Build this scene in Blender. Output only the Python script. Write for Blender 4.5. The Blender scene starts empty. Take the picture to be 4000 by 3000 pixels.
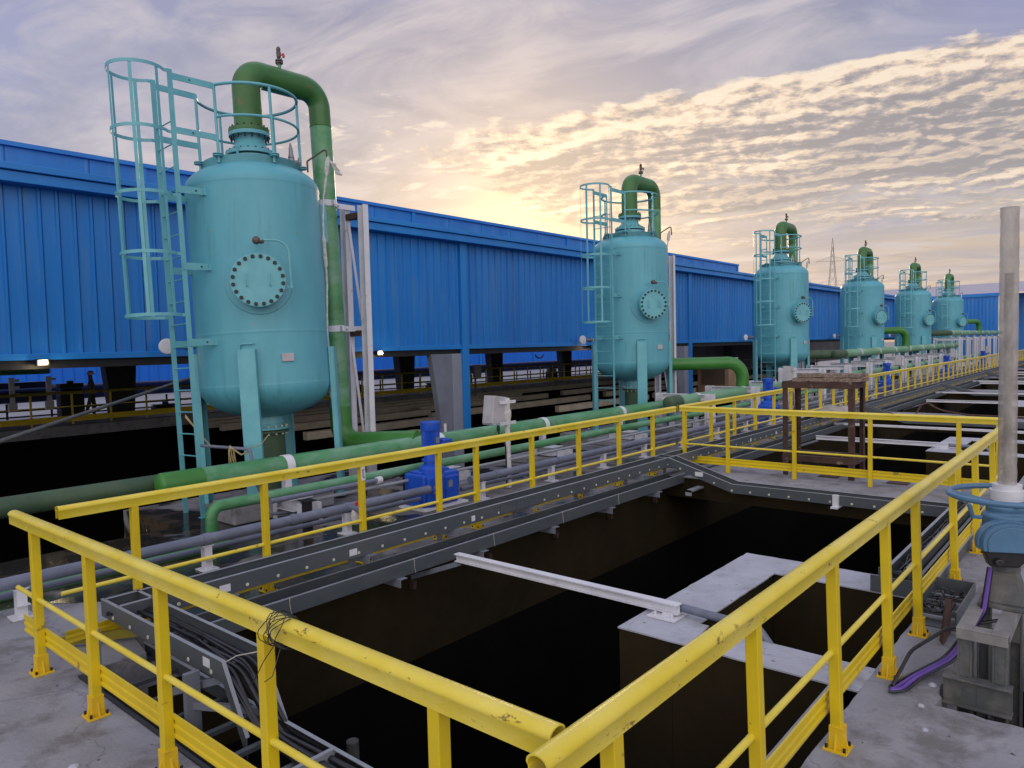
import bpy, bmesh, math, random
from mathutils import Vector as V, Matrix
random.seed(7)
sc = bpy.context.scene
COL = sc.collection
R_ = math.radians

# ------------------------------------------------------------------ camera, sky, sun, exposure
cam_d = bpy.data.cameras.new('camera'); cam = bpy.data.objects.new('camera', cam_d); COL.objects.link(cam)
Rm = Matrix(((0.647904877, 0.054715181, -0.759753591), (-0.761321116, 0.014189940, -0.648219719), (-0.024686602, 0.998401169, 0.050849554)))
# rows of Rm are the world axes seen from the camera
cam.matrix_world = Matrix.Translation((0, 0, 2.3)) @ Rm.to_4x4()
cam_d.sensor_width = 36; cam_d.lens = 36 * 1576.0166 / 2212
cam_d.clip_start = 0.05; cam_d.clip_end = 3000
sc.camera = cam
sc.view_settings.view_transform = 'Standard'
sc.view_settings.look = 'None'
sc.view_settings.exposure = 0.0
sc.view_settings.gamma = 1.0

SUN_AZ, SUN_EL = R_(39.6), R_(9.0)
w = bpy.data.worlds.new("World"); sc.world = w; w.use_nodes = True
nt = w.node_tree; nt.nodes.clear()
def N(nt, t, **k):
    n = nt.nodes.new(t)
    for a, b in k.items():
        if a == 'ins':
            for i, v in b.items():
                if hasattr(v, 'is_output') or isinstance(v, bpy.types.NodeSocket): nt.links.new(v, n.inputs[i])
                else: n.inputs[i].default_value = v
        else: setattr(n, a, b)
    return n
def M2(nt, op, a, b=0.0, c=None, clamp=False):
    n = nt.nodes.new('ShaderNodeMath'); n.operation = op; n.use_clamp = clamp
    for i, v in enumerate((a, b) if c is None else (a, b, c)):
        if isinstance(v, bpy.types.NodeSocket): nt.links.new(v, n.inputs[i])
        else: n.inputs[i].default_value = v
    return n.outputs[0]
def RAMP(nt, fac, stops, mode='LINEAR'):
    n = nt.nodes.new('ShaderNodeValToRGB'); n.color_ramp.interpolation = mode
    e = n.color_ramp.elements
    while len(e) < len(stops): e.new(0.5)
    for i, (p, c) in enumerate(stops):
        e[i].position = p; e[i].color = (c[0], c[1], c[2], 1) if not isinstance(c, (int, float)) else (c, c, c, 1)
    nt.links.new(fac, n.inputs[0]); return n.outputs[0]
def MIX(nt, f, a, b, mode='MIX'):
    n = nt.nodes.new('ShaderNodeMix'); n.data_type = 'RGBA'; n.blend_type = mode
    for i, v in ((0, f), (6, a), (7, b)):
        if isinstance(v, bpy.types.NodeSocket): nt.links.new(v, n.inputs[i])
        else: n.inputs[i].default_value = v if i == 0 else (v[0], v[1], v[2], 1)
    return n.outputs[2]
def sky():
    tc = N(nt, 'ShaderNodeTexCoord'); sp = N(nt, 'ShaderNodeSeparateXYZ', ins={0: tc.outputs['Generated']})
    x, y, z = sp.outputs
    DEG = 57.29578
    az = M2(nt, 'MULTIPLY', M2(nt, 'ARCTAN2', y, x), DEG)
    el = M2(nt, 'MULTIPLY', M2(nt, 'ARCSINE', z), DEG)
    # clear air behind the cloud, cream at the horizon to lavender blue
    base = RAMP(nt, M2(nt, 'DIVIDE', el, 90.0, clamp=True), [(0.0, (.60, .46, .33)), (.06, (.54, .44, .38)), (.12, (.41, .38, .40)), (.18, (.32, .32, .40)), (.26, (.26, .27, .40)), (.4, (.55, .57, .80)), (.6, (1.05, 1.08, 1.35)), (1, (1.15, 1.2, 1.5))])  # overhead stops raised above the view as added light on the scene
    wst = M2(nt, 'MULTIPLY_ADD', az, .05, -2.75, clamp=True)
    base = MIX(nt, M2(nt, 'MULTIPLY', wst, .6), base, (.36, .38, .60))
    # flat cloud layer seen in perspective: b = distance ahead (towards azimuth 18), a = to the left
    kk = M2(nt, 'DIVIDE', 1.0, M2(nt, 'ADD', M2(nt, 'MAXIMUM', z, 0.0), .1))
    c18, s18 = math.cos(R_(18)), math.sin(R_(18))
    b = M2(nt, 'MULTIPLY', M2(nt, 'ADD', M2(nt, 'MULTIPLY', x, c18), M2(nt, 'MULTIPLY', y, s18)), kk)
    a = M2(nt, 'MULTIPLY', M2(nt, 'SUBTRACT', M2(nt, 'MULTIPLY', y, c18), M2(nt, 'MULTIPLY', x, s18)), kk)
    def P(su, sv, ou=0., ov=0., seed=0.):
        c = N(nt, 'ShaderNodeCombineXYZ')
        nt.links.new(M2(nt, 'MULTIPLY_ADD', a, su, ou), c.inputs[0]); nt.links.new(M2(nt, 'MULTIPLY_ADD', b, sv, ov), c.inputs[1]); c.inputs[2].default_value = seed
        return c.outputs[0]
    def NO(vec, det=6, rough=.55, dist=0.):
        return N(nt, 'ShaderNodeTexNoise', ins={'Vector': vec, 'Scale': 1.0, 'Detail': det, 'Roughness': rough, 'Distortion': dist}).outputs['Fac']
    def S(v, lo, hi): return M2(nt, 'MULTIPLY_ADD', v, 1. / (hi - lo), -lo / (hi - lo), clamp=True)
    # thin veil
    veil = S(NO(P(1.5, 2.6, 0, 0, 3.1), 9, .60, 1.2), .40, .62)
    base = MIX(nt, M2(nt, 'MULTIPLY', veil, .80), base, (.57, .52, .56))
    veil2 = S(NO(P(.9, 1.5, 5, 2, 9.1), 7, .62, .9), .50, .66)
    base = MIX(nt, M2(nt, 'MULTIPLY', veil2, .7), base, (.29, .30, .42))
    tr = M2(nt, 'MULTIPLY', S(az, 17., 7.), S(el, 15.5, 19.5)); base = MIX(nt, M2(nt, 'MULTIPLY', tr, .75), base, (.25, .27, .47))
    # glow round the sun
    sd = V((math.cos(SUN_EL) * math.cos(SUN_AZ), math.cos(SUN_EL) * math.sin(SUN_AZ), math.sin(SUN_EL)))
    dp = N(nt, 'ShaderNodeVectorMath', operation='DOT_PRODUCT', ins={0: tc.outputs['Generated'], 1: sd}).outputs['Value']
    g1 = M2(nt, 'POWER', M2(nt, 'MAXIMUM', dp, 0.0), 500.0); g2 = M2(nt, 'POWER', M2(nt, 'MAXIMUM', dp, 0.0), 50.0)
    base = MIX(nt, M2(nt, 'MULTIPLY', g2, .42), base, (.78, .58, .44))
    base = MIX(nt, M2(nt, 'MULTIPLY', g1, .9), base, (1.0, .84, .50))
    # the cloud bank
    inside = M2(nt, 'MULTIPLY', S(b, 2.02, 2.45), M2(nt, 'MAXIMUM', S(b, 5.2, 3.4), .45))
    inside = M2(nt, 'MULTIPLY', inside, S(M2(nt, 'ADD', a, M2(nt, 'MULTIPLY', b, .06)), 1.85, 1.25))
    core = M2(nt, 'MULTIPLY', M2(nt, 'MULTIPLY', S(b, 2.06, 2.28), S(b, 3.5, 2.75)), S(a, 1.3, .9))
    def dens(oa, ob):
        q = NO(P(1.3, 2.5, oa * 1.3, ob * 2.5, 4.), 5, .55, .9)
        r = NO(P(10., 9., oa * 10., ob * 9., 5.), 8, .62, .3)
        return M2(nt, 'ADD', M2(nt, 'MULTIPLY', q, .62), M2(nt, 'MULTIPLY', r, .38))
    n0 = dens(0, 0); n1 = dens(.025, -.05)
    dn = M2(nt, 'ADD', M2(nt, 'MULTIPLY_ADD', core, .10, n0), M2(nt, 'MULTIPLY_ADD', inside, .32, -.27))
    alpha = S(dn, .435, .53)
    lit = M2(nt, 'MULTIPLY_ADD', M2(nt, 'SUBTRACT', n0, n1), 9.0, .60, clamp=True)
    big = S(NO(P(1.1, 2.2, 7, 1, 12.), 5, .55, .8), .42, .56)
    deep = M2(nt, 'MULTIPLY', big, S(b, 2.25, 2.9))
    lit = M2(nt, 'SUBTRACT', lit, M2(nt, 'MULTIPLY', deep, .46))
    lit = M2(nt, 'ADD', lit, M2(nt, 'MULTIPLY_ADD', NO(P(16., 15., 1, 8, 21.), 7, .65, .3), 1.0, -.47), clamp=True)
    ccol = RAMP(nt, lit, [(.0, (.29, .265, .29)), (.25, (.38, .335, .34)), (.5, (.54, .44, .395)), (.78, (.78, .61, .46)), (1., (.92, .76, .60))])
    col = MIX(nt, M2(nt, 'MULTIPLY', alpha, .94), base, ccol)
    # separate small puffs left of and above the bank
    pz = M2(nt, 'MULTIPLY', M2(nt, 'MULTIPLY', S(a, .75, 1.15), S(a, 2.1, 1.6)), M2(nt, 'MULTIPLY', S(b, 1.75, 1.95), S(b, 3.2, 2.8)))
    pf = M2(nt, 'ADD', NO(P(5., 6.5, 2, 3, 15.), 7, .6, .4), M2(nt, 'MULTIPLY_ADD', pz, .2, -.2))
    col = MIX(nt, M2(nt, 'MULTIPLY', S(pf, .54, .62), .75), col, (.80, .68, .60))
    # low grey bars near the horizon
    low = M2(nt, 'MULTIPLY', S(NO(P(.7, 2.2, 9, 0, 2.), 8, .6, .6), .47, .58), M2(nt, 'MULTIPLY', S(b, 3.0, 4.2), S(az, 36., 26.)))
    col = MIX(nt, M2(nt, 'MULTIPLY', low, .65), col, (.40, .36, .39))
    # sky behind the camera, brightened as added fill light for the foreground
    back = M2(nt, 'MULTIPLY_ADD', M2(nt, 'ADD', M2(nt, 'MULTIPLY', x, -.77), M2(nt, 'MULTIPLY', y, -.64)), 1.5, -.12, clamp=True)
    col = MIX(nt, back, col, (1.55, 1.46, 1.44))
    col = MIX(nt, M2(nt, 'MULTIPLY_ADD', z, -40., 0., clamp=True), col, (.10, .09, .09))   # below the horizon
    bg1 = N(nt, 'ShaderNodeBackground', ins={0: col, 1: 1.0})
    st = N(nt, 'ShaderNodeTexSky', sky_type='NISHITA', sun_disc=False, sun_elevation=SUN_EL, sun_rotation=math.pi / 2 - SUN_AZ, air_density=1.2, dust_density=2.0)
    bg2 = N(nt, 'ShaderNodeBackground', ins={0: st.outputs[0], 1: .012})
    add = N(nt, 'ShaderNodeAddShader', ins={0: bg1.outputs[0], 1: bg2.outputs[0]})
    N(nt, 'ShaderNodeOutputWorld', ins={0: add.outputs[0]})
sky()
sd_ = bpy.data.lights.new('sun', 'SUN'); sun = bpy.data.objects.new('sun', sd_); COL.objects.link(sun)
sd_.energy = 1.5; sd_.angle = R_(10); sd_.color = (1, .80, .58)
sun.rotation_euler = V((math.cos(SUN_EL) * math.cos(SUN_AZ), math.cos(SUN_EL) * math.sin(SUN_AZ), math.sin(SUN_EL))).to_track_quat('Z', 'Y').to_euler()
sun.location = (0, 0, 30)

# ------------------------------------------------------------------ materials
def mat(name, c1, c2=None, scale=3., rough=.5, metal=0., stain=None, st_scale=2., st_amt=.5, bump=.0, b_scale=40., stretch=(1, 1, 1), spec=.5, thr=(.45, .65), coat=0., speck=None, crack=0, runs=None):
    m = bpy.data.materials.new(name); m.use_nodes = True; t = m.node_tree
    b = t.nodes['Principled BSDF']
    g = N(t, 'ShaderNodeNewGeometry')
    mp = N(t, 'ShaderNodeMapping', ins={0: g.outputs['Position'], 3: stretch})
    c2 = c2 or tuple(x * .8 for x in c1)
    n = N(t, 'ShaderNodeTexNoise', ins={'Vector': mp.outputs[0], 'Scale': scale, 'Detail': 6, 'Roughness': .6})
    f = RAMP(t, n.outputs['Fac'], [(.35, 0.), (.65, 1.)])
    col = MIX(t, f, c1, c2)
    if stain:
        n2 = N(t, 'ShaderNodeTexNoise', ins={'Vector': mp.outputs[0], 'Scale': st_scale, 'Detail': 9, 'Roughness': .68, 'Distortion': .3})
        s = RAMP(t, n2.outputs['Fac'], [(thr[0], 0.), (thr[1], 1.)])
        col = MIX(t, M2(t, 'MULTIPLY', s, st_amt), col, stain)
    if runs:
        mr = N(t, 'ShaderNodeMapping', ins={0: g.outputs['Position'], 3: (1, 1, .07)})
        nr = N(t, 'ShaderNodeTexNoise', ins={'Vector': mr.outputs[0], 'Scale': runs[1], 'Detail': 6, 'Roughness': .6})
        ng = N(t, 'ShaderNodeTexNoise', ins={'Vector': g.outputs['Position'], 'Scale': .9, 'Detail': 3})
        fr = M2(t, 'MULTIPLY', RAMP(t, nr.outputs['Fac'], [(.50, 0.), (.68, 1.)]), RAMP(t, ng.outputs['Fac'], [(.42, 0.), (.6, 1.)]))
        col = MIX(t, M2(t, 'MULTIPLY', fr, runs[2]), col, runs[0])
    if crack:
        wn = N(t, 'ShaderNodeTexNoise', ins={'Vector': g.outputs['Position'], 'Scale': 2.5, 'Detail': 6})
        wv = N(t, 'ShaderNodeVectorMath', operation='MULTIPLY_ADD', ins={0: wn.outputs['Color'], 1: (.5, .5, .5), 2: g.outputs['Position']})
        vo = N(t, 'ShaderNodeTexVoronoi', feature='DISTANCE_TO_EDGE', ins={'Vector': wv.outputs[0], 'Scale': crack})
        col = MIX(t, RAMP(t, vo.outputs['Distance'], [(.0, .45), (.004, 0.)]), col, (.06, .055, .055))
    if speck:
        n4 = N(t, 'ShaderNodeTexNoise', ins={'Vector': g.outputs['Position'], 'Scale': speck[1], 'Detail': 3, 'Roughness': .5})
        s = RAMP(t, n4.outputs['Fac'], [(speck[2], 0.), (speck[2] + .04, 1.)])
        col = MIX(t, s, col, speck[0])
    t.links.new(col, b.inputs['Base Color'])
    rr = M2(t, 'MULTIPLY_ADD', n.outputs['Fac'], .3, rough - .15, clamp=True)
    t.links.new(rr, b.inputs['Roughness'])
    b.inputs['Metallic'].default_value = metal
    b.inputs['Specular IOR Level'].default_value = spec
    b.inputs['Coat Weight'].default_value = coat
    if bump:
        n3 = N(t, 'ShaderNodeTexNoise', ins={'Vector': g.outputs['Position'], 'Scale': b_scale, 'Detail': 5, 'Roughness': .6})
        bp = N(t, 'ShaderNodeBump', ins={'Strength': bump, 'Distance': .01, 'Height': n3.outputs['Fac']})
        t.links.new(bp.outputs[0], b.inputs['Normal'])
    return m
TEAL = mat('teal_tank_paint', (.115, .40, .49), (.085, .345, .44), 1.2, .42, stain=(.08, .31, .36), st_scale=1.7, st_amt=.4, bump=.12, b_scale=60, stretch=(1, 1, .35), speck=((.30, .22, .16), 9., .72), runs=((.07, .24, .27), 9., .6))
TEALB = mat('teal_bar_paint', (.14, .43, .49), (.11, .37, .44), 4, .42, bump=.1)
GREEN = mat('green_pipe_paint', (.09, .30, .13), (.045, .20, .06), 1.6, .38, stain=(.20, .36, .26), st_scale=2.6, st_amt=.75, bump=.25, b_scale=35, stretch=(.5, 1, 1), speck=((.45, .55, .42), 22., .735))
GREENV = mat('bright_green_elbow_paint', (.035, .17, .02), (.05, .21, .04), 2.0, .38, bump=.3, b_scale=30)
GREENN = mat('green_bend_paint', (.045, .17, .045), (.035, .12, .02), 1.6, .4, stain=(.20, .10, .05), st_scale=2.3, st_amt=.6, thr=(.63, .70), bump=.25, b_scale=30)
GREENP = mat('faded_green_pipe_paint', (.20, .38, .24), (.12, .30, .15), 1.0, .45, bump=.2, stretch=(.5, 1, 1))
GREEND = mat('dark_green_wrap', (.055, .10, .05), (.035, .075, .04), 3, .6, bump=.3)
YEL = mat('yellow_rail', (.72, .53, .008), (.62, .45, .01), 2.5, .42, stain=(.24, .15, .03), st_scale=5.5, st_amt=.85, thr=(.645, .675), bump=.12, b_scale=90)
YELT = mat('worn_yellow_top_rail', (.78, .64, .10), (.70, .54, .025), 3.0, .30, stain=(.15, .08, .03), st_scale=7.0, st_amt=.85, thr=(.63, .655), stretch=(1, 1, 2), bump=.15, b_scale=70)
YELB = mat('orange_yellow_base', (.74, .49, .01), (.66, .42, .01), 5, .45, stain=(.2, .11, .02), st_scale=8, st_amt=.5, thr=(.6, .7), bump=.15)
YELK = mat('grimy_yellow_paint', (.30, .25, .02), (.18, .14, .02), 3, .6, bump=.2)
TRAY = mat('dark_grey_composite', (.085, .10, .115), (.062, .074, .088), 3, .4, stain=(.15, .16, .17), st_scale=3, st_amt=.35, bump=.08, stretch=(.4, .4, 1))
TRAYL = mat('light_tray_edge', (.30, .32, .36), (.24, .26, .30), 5, .45)
DARK = mat('black_rubber', (.012, .012, .014), (.02, .02, .022), 6, .35, bump=.1)
DOT = mat('white_cap', (.60, .59, .50), (.45, .45, .38), 10, .5)
STK = mat('white_sticker', (.72, .72, .78), (.62, .62, .70), 30, .5)
WHITE = mat('white_steel_paint', (.70, .70, .76), (.60, .60, .66), 3, .5, stain=(.22, .15, .09), st_scale=4, st_amt=.6, thr=(.60, .72), bump=.1)
PURP = mat('grey_violet_pvc', (.145, .165, .235), (.11, .125, .18), 2, .4, stain=(.30, .30, .38), st_scale=3, st_amt=.3, bump=.05)
CONC = mat('pale_concrete', (.30, .30, .33), (.22, .22, .245), 1.6, .85, stain=(.13, .12, .12), st_scale=1.9, st_amt=.8, thr=(.50, .62), bump=.9, b_scale=22, speck=((.07, .065, .06), 16., .70), crack=.45)
CONCW = mat('whitish_concrete', (.46, .47, .54), (.36, .37, .42), 3., .85, stain=(.20, .19, .19), st_scale=3., st_amt=.6, thr=(.56, .68), bump=.8, b_scale=26, speck=((.07, .065, .06), 14., .69), crack=.8)
def wet_deck():
    m = bpy.data.materials.new('wet_stained_concrete'); m.use_nodes = True; t = m.node_tree; b = t.nodes['Principled BSDF']
    g = N(t, 'ShaderNodeNewGeometry'); P = g.outputs['Position']
    n1 = N(t, 'ShaderNodeTexNoise', ins={'Vector': P, 'Scale': .75, 'Detail': 5, 'Roughness': .55, 'Distortion': .4}).outputs['Fac']
    n2 = N(t, 'ShaderNodeTexNoise', ins={'Vector': P, 'Scale': 2.6, 'Detail': 8, 'Roughness': .65}).outputs['Fac']
    n3 = N(t, 'ShaderNodeTexNoise', ins={'Vector': P, 'Scale': 20, 'Detail': 4}).outputs['Fac']
    sx = N(t, 'ShaderNodeSeparateXYZ', ins={0: P}).outputs[0]
    pud = RAMP(t, M2(t, 'ADD', n1, M2(t, 'MULTIPLY_ADD', sx, -.045, .30, clamp=True)), [(.50, 0.), (.56, 1.)])      # standing water, most of it near the first pipe elbow
    dry = MIX(t, RAMP(t, n2, [(.38, 0.), (.62, 1.)]), (.24, .22, .22), (.12, .11, .115))
    mud = MIX(t, RAMP(t, n2, [(.50, 0.), (.58, 1.)]), (.028, .026, .020), (.075, .055, .038))
    col = MIX(t, pud, dry, mud); col = MIX(t, RAMP(t, n3, [(.70, 0.), (.74, 1.)]), col, (.40, .38, .36))
    t.links.new(col, b.inputs['Base Color'])
    t.links.new(M2(t, 'MULTIPLY_ADD', pud, -.52, .66), b.inputs['Roughness']); b.inputs['Specular IOR Level'].default_value = .35
    t.links.new(N(t, 'ShaderNodeBump', ins={'Strength': .25, 'Distance': .01, 'Height': n3}).outputs[0], b.inputs['Normal'])
    return m
WET = wet_deck()
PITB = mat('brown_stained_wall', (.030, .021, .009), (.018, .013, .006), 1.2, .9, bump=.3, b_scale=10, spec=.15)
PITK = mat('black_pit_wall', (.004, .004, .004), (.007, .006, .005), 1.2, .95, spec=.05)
BEAMC = mat('beige_pit_beam', (.50, .43, .34), (.38, .33, .26), 2, .85, bump=.3)
BLUE = mat('blue_cladding', (.010, .20, .62), (.008, .16, .54), .6, .40, stain=(.06, .26, .60), st_scale=1.5, st_amt=.35, stretch=(3, 1, .15), bump=.03, runs=((.10, .22, .42), 5., .55))
BLUEF = mat('blue_fascia', (.014, .22, .64), (.010, .18, .57), .8, .42, bump=.03, stretch=(1, 1, .3))
BLUEP = mat('blue_pump_paint', (.010, .085, .55), (.008, .065, .45), 6, .35, bump=.3, b_scale=60)
ACT = mat('steel_blue_actuator_paint', (.085, .20, .33), (.07, .16, .28), 5, .36, bump=.15, b_scale=50)
GREY = mat('grey_steel_column', (.20, .22, .28), (.16, .17, .22), 2, .55, bump=.08)
GALV = mat('dusty_grey_steel', (.085, .095, .10), (.055, .06, .065), 4, .6, stain=(.24, .22, .20), st_scale=4, st_amt=.5, bump=.25)
DKST = mat('dark_steel', (.014, .014, .018), (.008, .008, .011), 3, .6)
RUST = mat('rusty_steel', (.085, .042, .032), (.045, .024, .02), 5, .8, stain=(.34, .27, .22), st_scale=7, st_amt=.6, thr=(.6, .66), bump=.6, b_scale=30)
WOOD = mat('weathered_plank', (.30, .23, .19), (.14, .095, .075), 5, .9, bump=.8, b_scale=25, stretch=(1, 6, 6))
BOLT = mat('dark_bolt', (.010, .008, .012), (.018, .014, .016), 20, .5)
METAL = mat('grey_valve_metal', (.28, .28, .32), (.2, .2, .24), 12, .4, metal=.4, bump=.2)
BROWNM = mat('brown_pipe', (.10, .075, .06), (.07, .05, .045), 8, .5)
ROPE = mat('dirty_white_rope', (.66, .64, .64), (.46, .44, .43), 22, .9, bump=1., b_scale=80)
TWINE = mat('straw_twine', (.42, .34, .17), (.3, .23, .1), 20, .9, bump=.6)
RED = mat('red_plastic', (.55, .03, .02), (.42, .03, .02), 8, .4)
CABLE = mat('dark_cable', (.010, .010, .013), (.022, .022, .028), 8, .30)
VIOL = mat('violet_cable', (.16, .08, .42), (.12, .06, .33), 8, .4)
PLAST = mat('grey_box_plastic', (.46, .45, .48), (.38, .37, .40), 6, .5)
TAN = mat('tan_sheet', (.38, .25, .15), (.30, .20, .12), 2, .6)
ROOFM = mat('pale_roof_sheet', (.40, .38, .46), (.36, .34, .42), .5, .6)
CONT = mat('grey_container', (.15, .155, .20), (.12, .125, .16), 1, .6, stretch=(4, 4, .3))
SKIN = mat('skin', (.16, .09, .06)); KHAKI = mat('khaki_cloth', (.10, .09, .045)); NAVY = mat('dark_trousers', (.012, .012, .02)); HELM = mat('white_helmet', (.7, .7, .74), rough=.3)
PYL = mat('galvanised_lattice', (.30, .28, .28), (.25, .23, .23), .3, .6)
TARP = mat('pale_sheet_cloth', (.40, .36, .32), (.28, .25, .22), 4, .8, bump=.3)
def emat(name, col, s):
    m = bpy.data.materials.new(name); m.use_nodes = True; b = m.node_tree.nodes['Principled BSDF']
    b.inputs['Base Color'].default_value = (.8, .8, .7, 1); b.inputs['Emission Color'].default_value = (*col, 1); b.inputs['Emission Strength'].default_value = s
    return m
LAMP = emat('lit_lamp_face', (1, .80, .42), 22)
def clear_plastic():
    m = mat('milky_plastic_tube', (.60, .57, .54), (.40, .36, .33), 7, .55, stain=(.22, .18, .15), st_scale=4, st_amt=.6, stretch=(1, 1, .4), bump=.4, b_scale=35)
    m.node_tree.nodes['Principled BSDF'].inputs['Alpha'].default_value = .62
    return m
TUBE = clear_plastic()

# ------------------------------------------------------------------ mesh builder
class MB:
    def __init__(s, M=None): s.v = []; s.f = []; s.mi = []; s.M = M or Matrix(); s.k = 0
    def add(s, vs, fs):
        o = len(s.v)
        for p in vs: s.v.append(s.M @ V(p))
        for f in fs: s.f.append([o + i for i in f]); s.mi.append(s.k)
    def box(s, x0, x1, y0, y1, z0, z1):
        s.add([(x0, y0, z0), (x1, y0, z0), (x1, y1, z0), (x0, y1, z0), (x0, y0, z1), (x1, y0, z1), (x1, y1, z1), (x0, y1, z1)],
              [(0, 3, 2, 1), (4, 5, 6, 7), (0, 1, 5, 4), (1, 2, 6, 5), (2, 3, 7, 6), (3, 0, 4, 7)]); return s
    def bar(s, p, q, w_, h, up=(0, 0, 1)):
        p, q = V(p), V(q); d = (q - p).normalized(); u = V(up)
        if abs(d.dot(u)) > .98: u = V((1, 0, 0))
        a = d.cross(u).normalized(); b = a.cross(d)
        vs = []
        for e in (p, q):
            for i, j in ((-1, -1), (1, -1), (1, 1), (-1, 1)): vs.append(e + a * (i * w_ / 2) + b * (j * h / 2))
        s.add(vs, [(0, 1, 2, 3), (7, 6, 5, 4), (0, 4, 5, 1), (1, 5, 6, 2), (2, 6, 7, 3), (3, 7, 4, 0)]); return s
    def sweep(s, pts, prof, up=(0, 0, 1), closed=False, caps=True, rad=None):
        pts = [V(p) for p in pts]; n = len(pts); m = len(prof); rings = []
        prev = None
        for i, p in enumerate(pts):
            if closed: t = (pts[(i + 1) % n] - p).normalized() + (p - pts[i - 1]).normalized()
            else: t = ((pts[i + 1] - p).normalized() if i < n - 1 else V()) + ((p - pts[i - 1]).normalized() if i else V())
            t.normalize()
            u = prev if (prev is not None and up is None) else V(up or (0, 0, 1))
            if abs(t.dot(u)) > .98 and (up is not None or prev is None): u = V((0, 1, 0)) if abs(t.y) < .9 else V((1, 0, 0))
            a = t.cross(u).normalized(); b = a.cross(t).normalized(); prev = b
            k = rad[i] if rad else 1
            rings += [p + a * (x * k) + b * (y * k) for x, y in prof]
        fs = []
        for i in range(n if closed else n - 1):
            i2 = (i + 1) % n
            for j in range(m):
                j2 = (j + 1) % m; fs.append((i * m + j, i * m + j2, i2 * m + j2, i2 * m + j))
        if caps and not closed: fs.append(tuple(range(m))[::-1]); fs.append(tuple((n - 1) * m + j for j in range(m)))
        s.add(rings, fs); return s
    def tube(s, pts, r, seg=12, closed=False, caps=True, rad=None):
        return s.sweep(pts, [(r * math.cos(2 * math.pi * i / seg), r * math.sin(2 * math.pi * i / seg)) for i in range(seg)], None, closed, caps, rad)
    def lathe(s, prof, seg=32, c=(0, 0, 0)):
        vs = []; m = len(prof)
        for i in range(seg):
            a = 2 * math.pi * i / seg
            for r, z in prof: vs.append((c[0] + r * math.cos(a), c[1] + r * math.sin(a), c[2] + z))
        fs = []
        for i in range(seg):
            i2 = (i + 1) % seg
            for j in range(m - 1): fs.append((i * m + j, i2 * m + j, i2 * m + j + 1, i * m + j + 1))
        if prof[0][0] > 1e-6: fs.append(tuple(i * m for i in range(seg))[::-1])
        if prof[-1][0] > 1e-6: fs.append(tuple(i * m + m - 1 for i in range(seg)))
        s.add(vs, fs); return s
    def cyl(s, c, r, h, seg=16): return s.lathe([(r, 0), (r, h)], seg, c)
    def rcyl(s, p, q, r, seg=16): return s.tube([p, q], r, seg)
    def prism(s, poly, z0, z1):
        n = len(poly); s.add([(x, y, z0) for x, y in poly] + [(x, y, z1) for x, y in poly], [tuple(range(n))[::-1], tuple(range(n, 2 * n))] + [(i, (i + 1) % n, n + (i + 1) % n, n + i) for i in range(n)]); return s
    def bolts(s, c, R, n, r=.015, h=.02, z=0., a0=0.):
        for i in range(n):
            a = a0 + 2 * math.pi * i / n; s.lathe([(r, 0), (r, h)], 6, (c[0] + R * math.cos(a), c[1] + R * math.sin(a), c[2] + z))
        return s
    def build(s, name, mats, parent=None, smooth=35, bevel=0):
        me = bpy.data.meshes.new(name); me.from_pydata([tuple(p) for p in s.v], [], s.f)
        for m_ in (mats if isinstance(mats, (list, tuple)) else [mats]): me.materials.append(m_)
        me.polygons.foreach_set('material_index', s.mi)
        bm = bmesh.new(); bm.from_mesh(me); bmesh.ops.recalc_face_normals(bm, faces=bm.faces); bm.to_mesh(me); bm.free()
        if smooth:
            me.polygons.foreach_set('use_smooth', [True] * len(me.polygons)); me.set_sharp_from_angle(angle=R_(smooth))
        me.update()
        o = bpy.data.objects.new(name, me); COL.objects.link(o)
        if parent is not None: o.parent = parent
        if bevel:
            b = o.modifiers.new('bevel', 'BEVEL'); b.width = bevel; b.segments = 2; b.limit_method = 'ANGLE'; b.angle_limit = R_(40)
        return o
def fillet(pts, r, n=7):
    pts = [V(p) for p in pts]; out = [pts[0]]
    for i in range(1, len(pts) - 1):
        a, p, b = pts[i - 1], pts[i], pts[i + 1]; d1 = (a - p); d2 = (b - p)
        ang = d1.angle(d2); rr = r[i - 1] if isinstance(r, (list, tuple)) else r
        t = min(rr / math.tan(ang / 2), d1.length * .499, d2.length * .499); rr = t * math.tan(ang / 2)
        d1.normalize(); d2.normalize(); c = p + (d1 + d2).normalized() * (rr / math.sin(ang / 2))
        s_, e_ = p + d1 * t - c, p + d2 * t - c; tot = s_.angle(e_)
        for k in range(n + 1):
            u = k / n; out.append(c + (s_ * math.sin((1 - u) * tot) + e_ * math.sin(u * tot)) / math.sin(tot))
    out.append(pts[-1]); return out
def arc(c, r, a0, a1, n, z=0.):
    return [(c[0] + r * math.cos(a0 + (a1 - a0) * i / n), c[1] + r * math.sin(a0 + (a1 - a0) * i / n), z) for i in range(n + 1)]
def thing(name, label, cat, loc=(0, 0, 0), group=None):
    o = bpy.data.objects.new(name, None); COL.objects.link(o); o.location = loc; o.empty_display_size = .2
    return tag(o, label, cat, group)
def tag(o, label, cat, group=None):
    o['label'] = label; o['category'] = cat
    if group: o['group'] = group
    return o
def struct(mb, name, m, **k):
    o = mb.build(name, m, **k); o['kind'] = 'structure'; return o
def kids(o): return [c for c in bpy.data.objects if c.parent == o]
def dup(o, loc=None, label=None, parent=None, tree=None):
    if tree is None:
        tree = {}
        for c in bpy.data.objects:
            if c.parent: tree.setdefault(c.parent.name, []).append(c)
    c = o.copy(); COL.objects.link(c)
    if parent is not None: c.parent = parent
    if loc is not None: c.location = loc
    if label: c['label'] = label
    for k in tree.get(o.name, []): dup(k, None, None, c, tree)
    return c
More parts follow.
